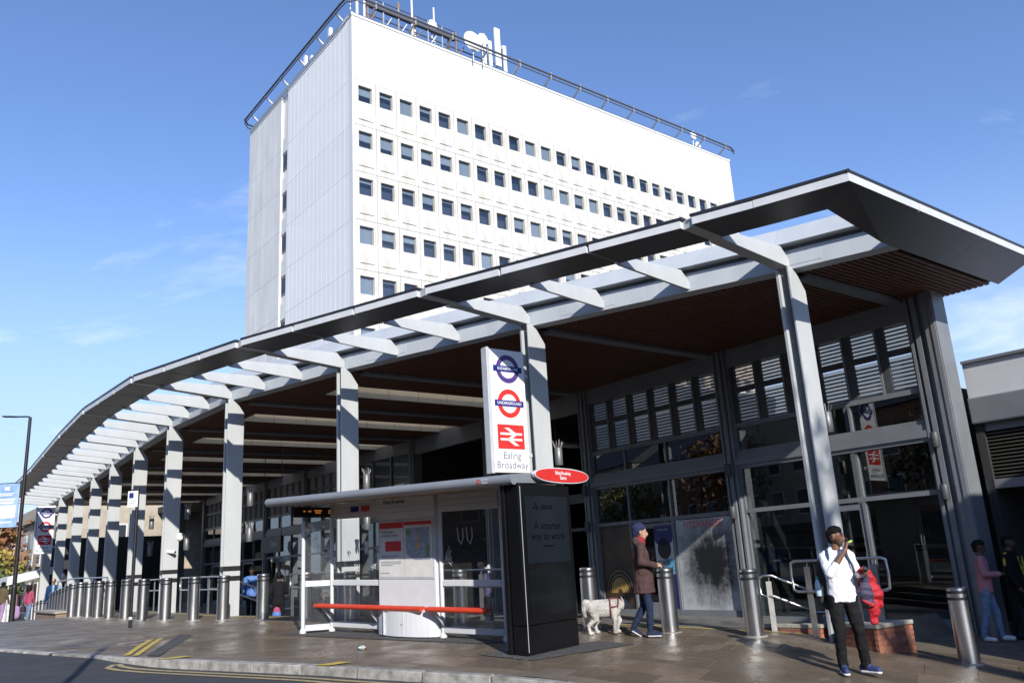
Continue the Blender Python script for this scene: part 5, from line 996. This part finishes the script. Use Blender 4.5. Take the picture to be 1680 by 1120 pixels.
figure('body', pr_, ['fur_white', 'fur_nose'], dg, .0095, 2, fuzz=.0028).scale = (1.0, 1.0, 1.02)
t = empty('dog_harness', dg.location, dg.rotation_euler.z, 'dark red harness strapped round the white dog', 'harness'); t.scale = (1.01, 1.05, 1.03)
mb = MB(); rg = [(.06, 0, .0)]; mb.tube([(.085, .132 * math.cos(q), .375 + .145 * math.sin(q)) for q in np.linspace(0, 2 * math.pi, 22)], .014, 6, cap=False); mb.build('girth_strap', 'harness', t)
mb = MB(); mb.tube([(.205 + .02 * math.sin(q), .098 * math.cos(q), .415 + .104 * math.sin(q)) for q in np.linspace(0, 2 * math.pi, 22)], .014, 6, cap=False); mb.tube([(.085, -.13, .40), (.14, -.125, .40), (.20, -.10, .41)], .013, 6); mb.tube([(.085, .13, .40), (.14, .125, .40), (.20, .10, .41)], .013, 6); mb.tube([(.08, 0, .515), (.15, 0, .52), (.215, 0, .515)], .014, 6); mb.build('chest_strap', 'harness', t)
# everyone else, smaller in the picture
def walker(x, y, rz, label, top, leg, skin, hairm, h_=1.72, z=None, stride=.0, arms=0, coat=0.0, shoe='cloth_dark', extra=(), vox=.016, bald=False, lean=0.0, long_hair=False):
    t = on(x, y, rz, 'person', label, 'person', None, z); k = h_ / 1.72; L_ = lean
    q = [cap((0, 0, .90), (0, -L_ * .3, 1.06), .13, .125, 1, 1.2, .82), cap((0, -L_ * .3, (.84 - coat)), (0, -L_ * .35, 1.10), .148 + coat * .1, .138, 0, 1.18, .87, (0, -1, 0), .15), cap((0, -L_ * .35, 1.10), (0, -L_ * .8, 1.33), .138, .145, 0, 1.16, .78), cap((-.14, -L_, 1.40), (.14, -L_, 1.40), .066, .066, 0), cap((0, -L_, 1.42), (0, -L_ * 1.1, 1.50), .06, .052, 2)]
    for s_ in (-1, 1):
        st_ = stride * s_; q += [cap((.085 * s_, 0, .88), (.09 * s_, -st_ * .5 - .02, .48), .09, .064, 1), cap((.09 * s_, -st_ * .5 - .02, .48), (.09 * s_, -st_ * .9 + .03, .10), .062, .048, 1), cap((.09 * s_, -st_ * .9 + .0, .055), (.10 * s_, -st_ * .9 - .14, .045), .045, .037, 4)]
        if arms == 1 or (arms == 2 and s_ > 0): e_, w_ = (.22 * s_, -.02 - L_, 1.14), (.12 * s_, -.24 - L_, 1.14)
        else: e_, w_ = (.23 * s_, .03 + st_ * .3 - L_ * .6, 1.13), (.24 * s_, -.05 + st_ * .6 - L_ * .4, .89)
        q += [cap((.185 * s_, -L_, 1.38), e_, .06, .054, 0), cap(e_, w_, .052, .042, 0)]; hand(q, w_, (Vector(w_) - Vector(e_)), (-s_, 0, .2), 2, s_, .5, 1.05)
    head(q, (0, -.02 - L_ * 1.2, 1.605), (0, -1, -.05), 2, 3, 1.0, 0 if bald else 1.04)
    if long_hair: q += [cap((0, .05, 1.60), (0, .07, 1.40), .09, .07, 3), cap((-.06, .03, 1.62), (-.07, .04, 1.42), .05, .04, 3), cap((.06, .03, 1.62), (.07, .04, 1.42), .05, .04, 3)]
    q += list(extra); q = [cap(c[0] * k, c[1] * k, c[2] * k, c[3] * k, *c[4:]) for c in q]
    figure('body', q, [top, leg, skin, hairm, shoe, 'cloth_yellow', 'graffiti'], t, vox, 2, folds=.005, plain=(2,)); return t
fz = .1
walker(-9.02, 28.0, R(12), 'man in a bright blue jacket walking under the canopy', 'jacket_blue', 'cloth_dark', 'skin_deep', 'hair_black', 1.76, fz, .12, extra=[cap((-.1, -.13, 1.36), (.12, -.135, 1.0), .014, .014, 1)])
walker(-.85, 19.0, R(-75), 'person in a dark blue hooded jacket seen through the shelter glass', 'lining_navy', 'cloth_dark', 'skin_light', 'cloth_dark', 1.58, hf(8.2), .1, 1, lean=.1, extra=[cap((0, .06, 1.46), (0, .05, 1.50), .09, .075, 6)])
walker(-.2, 18.4, R(100), 'person in blue half hidden behind the shelter post', 'jacket_blue', 'cloth_dark', 'skin_light', 'hair_black', 1.62, hf(8), .1, 1)
walker(-6.35, 21.9, R(200), 'stooping person in dark clothes behind the bollard left of the shelter', 'cloth_dark', 'cloth_dark', 'skin_deep', 'hair_black', 1.55, hf(13), .05, 1, lean=.12)
t = on(-6.12, 20.95, 0, 'carrier_bag', 'red and blue bag on the ground by the stooping person', 'bag', None, hp(12.4) - .05); figure('bag', [cap((0, 0, .05), (.0, 0, .10), .09, .08, 0, 1.3, .8), cap((0, 0, .16), (0, 0, .19), .075, .06, 1, 1.3, .8)], ['jacket_blue', 'cloth_magenta'], t, .02, 4)
walker(7.72, 14.55, R(62), 'woman in a pink fleece and pale jeans walking at the right', 'cloth_pink', 'jeans_light', 'skin_deep', 'hair_black', 1.62, gz(*to_ab(7.72, 14.55)) + .01, .16, 1, shoe='graffiti', long_hair=False, vox=.013)
walker(8.35, 14.75, R(40), 'person in black with a yellow lanyard beside the pink fleece', 'cloth_dark', 'trouser_black', 'skin_deep', 'hair_black', 1.7, gz(*to_ab(8.35, 14.75)) + .01, .12, 0, vox=.013, extra=[cap((-.09, -.15, 1.36), (-.02, -.17, 1.05), .013, .013, 5), cap((.09, -.15, 1.36), (.02, -.17, 1.05), .013, .013, 5), cap((-.2, .0, 1.42), (-.25, .02, 1.25), .03, .03, 5)])
walker(-23.1, 39.6, R(160), 'person in a magenta top and pale jeans by the far bollards', 'cloth_magenta', 'jeans_light', 'skin_light', 'hair_black', 1.66, .1, .1, vox=.02, long_hair=True)
walker(-22.9, 37.2, R(175), 'person in an olive jacket at the left picture edge', 'cloth_olive', 'cloth_lilac', 'skin_deep', 'hair_black', 1.74, .2, .1, vox=.02)
t = on(-22.35, 37.4, 0, 'carrier_bag', 'lilac shopping bag beside the olive jacket', 'bag', None, .45); figure('bag', [cap((0, 0, .05), (0, 0, .35), .14, .13, 0, 1.2, .6)], ['cloth_lilac'], t, .02, 4)
walker(-18.9, 34.0, R(20), 'man in a light blue shirt and dark glasses behind the pale railing', 'cloth_sky', 'cloth_dark', 'skin_light', 'hair_black', 1.78, .18, 0, bald=True, vox=.018)
walker(-22.3, 42.5, R(30), 'person in a brown coat far down the pavement', 'cloth_olive', 'cloth_dark', 'skin_light', 'hair_black', 1.7, 0, .1, vox=.022)
walker(-24.2, 47.0, R(0), 'person in a white top far down the pavement', 'graffiti', 'cloth_dark', 'skin_light', 'hair_black', 1.7, -.15, .1, vox=.022)
# ---------------------------------------------------------------- distant street at the left
mat('stone_warm', (.46, .40, .31), .8, c2=(.34, .29, .22), scale=1.6, bump=.2, bscale=8); mat('brick_far', (.34, .17, .11), .85, c2=(.26, .13, .09), scale=6); mat('slate', (.09, .09, .10), .7); mat('win_far', (.04, .05, .06), .2); mat('white_far', (.72, .72, .70), .6)
mat('bus_red', (.50, .02, .03), .35, coat=.4); mat('tyre', (.015, .015, .015), .8)
def block(name, label, a0, a1, b0, b1, z0, z1, m, rows, cols, ww, wh, cat='building', roof=None, side=0):
    t = empty(name, SL, SROT, label, cat); mb = MB(); boxS(mb, a0, a1, b0, b1, z0, z1); mb.build('wall', m, t)
    mb = MB(); boxS(mb, a0 - .25, a1 + .25, b0 - .35, b0 - .005, z1 - .7, z1 - .3); boxS(mb, a0 - .15, a1 + .15, b0 - .2, b0 - .005, z1 - .29, z1 + .3); mb.build('cornice', m, t)
    dz = (z1 - z0 - 1.2) / rows; da = (a1 - a0) / cols
    for r in range(rows):
        for c in range(cols):
            ac = a0 + da * (c + .5); zc = z0 + dz * (r + .5) + .3; f = MB(); boxS(f, ac - ww / 2 - .12, ac + ww / 2 + .12, b0 - .06, b0 - .002, zc - wh / 2 - .12, zc + wh / 2 + .12); w = f.build('window', 'white_far', t); f = MB(); boxS(f, ac - ww / 2, ac + ww / 2, b0 - .07, b0 - .062, zc - wh / 2, zc + wh / 2); f.build('pane', 'win_far', w); f = MB(); boxS(f, ac - ww / 2 - .2, ac + ww / 2 + .2, b0 - .2, b0 - .003, zc - wh / 2 - .25, zc - wh / 2 - .125); f.build('sill', m, w)
    if side:
        for r in range(rows):
            for c in range(side):
                bc = b0 + (b1 - b0) * (c + .5) / side; zc = z0 + dz * (r + .5) + .3; f = MB(); boxS(f, a0 - .06, a0 - .002, bc - ww / 2, bc + ww / 2, zc - wh / 2, zc + wh / 2); w = f.build('window', 'white_far', t); f = MB(); boxS(f, a0 - .07, a0 - .062, bc - ww / 2 + .1, bc + ww / 2 - .1, zc - wh / 2 + .1, zc + wh / 2 - .1); f.build('pane', 'win_far', w)
    if roof:
        mb = MB(); mb.prism([S(a0 - .3, b0 - .3, z1 + .305), S(a0 - .3, b1 + .3, z1 + .305), S(a0 - .3, (b0 + b1) / 2, z1 + roof)], (-(a1 - a0 + .6), 0, 0)); rf = mb.build('roof', 'slate', t)
        mb = MB(); boxS(mb, a1 - 1.6, a1 - .6, (b0 + b1) / 2 - .5, (b0 + b1) / 2 + .5, z1 + roof - .8, z1 + roof + 1.3); mb.build('chimney', m, rf)
    return t
block('stone_building', 'old pale stone building with deep cornice beyond the far station pillars', 55, 72, -5.3, 8, -1.3, 7.2, 'stone_warm', 2, 5, 1.3, 2.2, side=2)
block('brick_house', 'red brick house with slate roof beyond the stone building', 88, 104, -3.6, 9, -1.3, 7.2, 'brick_far', 3, 4, 1.2, 1.6, roof=3.2, side=2)
t = empty('red_bus', W(79, -7.0, -1.2), SROT, 'red double deck bus far down the street', 'bus')
mb = MB(); mb.box((-5, -1.25, .4), (5, 1.25, 4.3)); bd = mb.build('body', 'bus_red', t, bevel=.2)
for z0, z1 in ((1.4, 2.2), (2.9, 3.7)):
    for i in range(6): mb = MB(); mb.box((-4.6 + i * 1.55, -1.27, z0), (-3.2 + i * 1.55, 1.27, z1)); mb.build('window', 'win_far', bd)
    mb = MB(); mb.box((4.9, -1.05, z0), (5.02, 1.05, z1)); mb.build('windscreen', 'win_far', bd)
for x in (-3.2, 3.2):
    for y in (-1.1, 1.1): mb = MB(); mb.tube([(x, y - .15, .48), (x, y + .15, .48)], .48, 14); mb.build('wheel', 'tyre', t)
t = empty('white_van', W(57, -8.6, -.9), SROT, 'white van parked far down the street', 'van')
mb = MB(); mb.prism([(-2.4, -.95, .35), (2.3, -.95, .35), (2.4, -.95, 1.1), (1.5, -.95, 1.35), (.9, -.95, 2.2), (-2.4, -.95, 2.25)], (0, 1.9, 0)); bd = mb.build('body', 'white_far', t, bevel=.08)
mb = MB(); mb.box((.2, -.97, 1.35), (.95, .97, 1.95)); mb.build('side_window', 'win_far', bd)
for x in (-1.5, 1.5):
    for y in (-.85, .85): mb = MB(); mb.tube([(x, y - .1, .33), (x, y + .1, .33)], .33, 14); mb.build('wheel', 'tyre', t)
t = empty('market_awning', W(50.4, -7.6, -.45), SROT, 'white shop awning on posts by the far pillars', 'awning')
mb = MB(); mb.hexa([(-1.8, -1.4, 2.3), (1.8, -1.4, 2.3), (1.8, 1.2, 2.9), (-1.8, 1.2, 2.9), (-1.8, -1.4, 2.75), (1.8, -1.4, 2.75), (1.8, 1.2, 3.3), (-1.8, 1.2, 3.3)]); mb.build('cover', 'white_far', t)
for x in (-1.7, 1.7): mb = MB(); mb.tube([(x, -1.3, 0), (x, -1.3, 2.35)], .04, 8); mb.build('post', 'mast_steel', t); mb = MB(); mb.tube([(x, 1.1, 0), (x, 1.1, 2.95)], .04, 8); mb.build('post', 'mast_steel', t)
t = empty('blue_road_sign', W(50.2, -8.4, -.35), SROT, 'pale blue round road sign far down the pavement', 'sign'); mb = MB(); mb.tube([(0, 0, 0), (0, 0, 4.2)], .04, 8); mb.build('post', 'mast_steel', t); mb = MB(); mb.tube([(0, -.06, 3.8), (0, -.03, 3.8)], .42, 20); mb.build('disc', 'cloth_sky', t)
# ---------------------------------------------------------------- trees
mat('bark', (.07, .055, .042), .9, c2=(.045, .036, .028), scale=8, bump=.6, bscale=20)
def leafmat(n_, c, c2):
    m = mat(n_, c, .65, c2=c2, scale=1.3, detail=2); t = m.node_tree; b = t.nodes['Principled BSDF']; b.inputs['Subsurface Weight'].default_value = 0; return m
leafmat('leaf_autumn', (.22, .085, .03), (.30, .17, .045)); leafmat('leaf_yellow', (.36, .27, .06), (.20, .20, .05)); leafmat('leaf_green', (.055, .085, .025), (.10, .12, .035))
def tree(loc, label, h_, cr_, leafm, n=900, ls=.28, seed=1, lean=(0, 0), clumps=14, thin=1.0):
    r = random.Random(seed); t = empty('tree', loc, 0, label, 'tree'); mb = MB(); top = Vector((lean[0], lean[1], h_ - cr_)); pts_ = [Vector((0, 0, -.1)), Vector((lean[0] * .1, lean[1] * .1, h_ * .3)), top]
    mb.tube(pts_, [h_ * .024, h_ * .018, h_ * .011], 8); tips = []
    for i in range(clumps):
        th = r.uniform(0, 6.28); ph = math.acos(r.uniform(-.75, 1)); d = Vector((math.sin(ph) * math.cos(th), math.sin(ph) * math.sin(th), math.cos(ph) * .95)); e_ = top + d * cr_ * r.uniform(.5, .92); s_ = pts_[1].lerp(top, r.uniform(.45, 1)); m_ = s_.lerp(e_, .5) + Vector((r.uniform(-.3, .3), r.uniform(-.3, .3), r.uniform(-.1, .5))); mb.tube([s_, m_, e_], [h_ * .008, h_ * .005, .012], 5); tips.append(e_)
        for _ in range(4): q = e_ + Vector((r.gauss(0, 1), r.gauss(0, 1), r.gauss(0, .8))) * cr_ * .25; mb.tube([m_.lerp(e_, .6), q], [.02, .006], 4)
    mb.build('trunk', 'bark', t); lf = MB(); vs = []; fs = []
    for i in range(n):
        c = r.choice(tips); p = c + Vector((r.gauss(0, 1), r.gauss(0, 1), r.gauss(0, .75))) * cr_ * .24 * thin; u = Vector((r.gauss(0, 1), r.gauss(0, 1), r.gauss(0, 1))).normalized(); v = u.orthogonal().normalized(); s_ = ls * r.uniform(.6, 1.3); k = len(vs); vs += [p - u * s_, p + v * s_ * .55, p + u * s_, p - v * s_ * .55]; fs.append((k, k + 1, k + 2, k + 3))
    lf._add(vs, fs); lf.build('crown', leafm, t, recalc=False); return t
def TW_(a, b, z=-1.35): return W(a, b, z)
tree(TW_(66, -8.6), 'russet autumn tree far down the street at the left', 8.6, 2.6, 'leaf_autumn', 1500, .22, 3)
tree(TW_(62.5, -8.3), 'yellow leaved tree below the russet tree at the far left', 5.6, 1.7, 'leaf_yellow', 1200, .2, 4)
tree(TW_(59.5, -8.2), 'small dark green bush like tree beside the far lamp', 4.2, 1.2, 'leaf_green', 900, .16, 5)
# across the street, behind the viewpoint: seen mirrored in the glass and as dappled shade
tree((14.6, -9.5, -.6), 'bare branched street tree across the road', 16.2, 1.7, 'leaf_autumn', 170, .11, 8, (-3.1, 1.5), 9, 1.0)
tree((22, -12, -1.0), 'leafy street tree across the road on the right', 11, 3.6, 'leaf_autumn', 1300, .2, 9)
tree((30, -5, -1.0), 'leafy street tree further along across the road', 10, 3.6, 'leaf_green', 1300, .2, 11)
OX = Vector((.82, -.572, 0)).normalized(); OROT = math.atan2(OX.y, OX.x)
def facing(name, label, x0, x1, h_, m, cols, rows, base):
    t = empty(name, (-9.5, -3.0, base), OROT, label, 'building'); y = 0; mb = MB(); mb.box((x0, y - 8, 0), (x1, y, h_)); mb.build('wall', m, t); mb = MB(); mb.prism([(x0 - .1, y + .3, h_ + .005), (x0 - .1, y - 8.3, h_ + .005), (x0 - .1, y - 4, h_ + 2.6)], (x1 - x0 + .2, 0, 0)); mb.build('roof', 'slate', t)
    for c in range(cols):
        for r_ in range(rows):
            xc = x0 + (x1 - x0) * (c + .5) / cols; zc = 4.8 + r_ * 2.8; mb = MB(); mb.box((xc - .65, y + .002, zc - .85), (xc + .65, y + .06, zc + .85)); w = mb.build('window', 'white_far', t); mb = MB(); mb.box((xc - .55, y + .062, zc - .75), (xc + .55, y + .07, zc + .75)); mb.build('pane', 'win_far', w)
    mb = MB(); mb.box((x0 + .4, y + .002, .3), (x1 - .4, y + .05, 2.6)); mb.build('shop_window', 'win_far', t); mb = MB(); mb.box((x0 + .2, y + .002, 2.7), (x1 - .2, y + .2, 3.4)); mb.build('shop_fascia', 'ink_black', t); return t
for i, (m_, lb, h_) in enumerate((('brick_far', 'brick shop house across the road behind the viewpoint', 9.2), ('white_far', 'pale shop house across the road left of the viewpoint', 10.2), ('brick_far', 'brick shop house across the road, second past the pale one', 9.6), ('stone_warm', 'stone shop house across the road further left', 10.8), ('brick_far', 'brick shop house across the road near the bend', 9.4), ('stone_warm', 'last stone shop house across the road', 10.2))):
    facing('shop_house', lb, 14 - 13.2 * (i + 1), 14 - 13.2 * i - .2, h_, m_, 5, 2, -.5)
def ACR(t_, off): p = Vector((-9.5, -3.0, -.5)) - OX * t_ + Vector((OX.y * -1, OX.x, 0)) * off; return p
tree(ACR(16, 2.5), 'leafy street tree in front of the pale shop house', 9.5, 3.4, 'leaf_green', 1300, .2, 10)
tree(ACR(34, 2.5), 'russet street tree across the road near the stone shop house', 10, 3.6, 'leaf_autumn', 1300, .2, 12)
tree(ACR(50, 2.5), 'yellowing street tree across the road near the bend', 9, 3.4, 'leaf_yellow', 1300, .2, 13)
bpy.data.objects.remove(_tc)
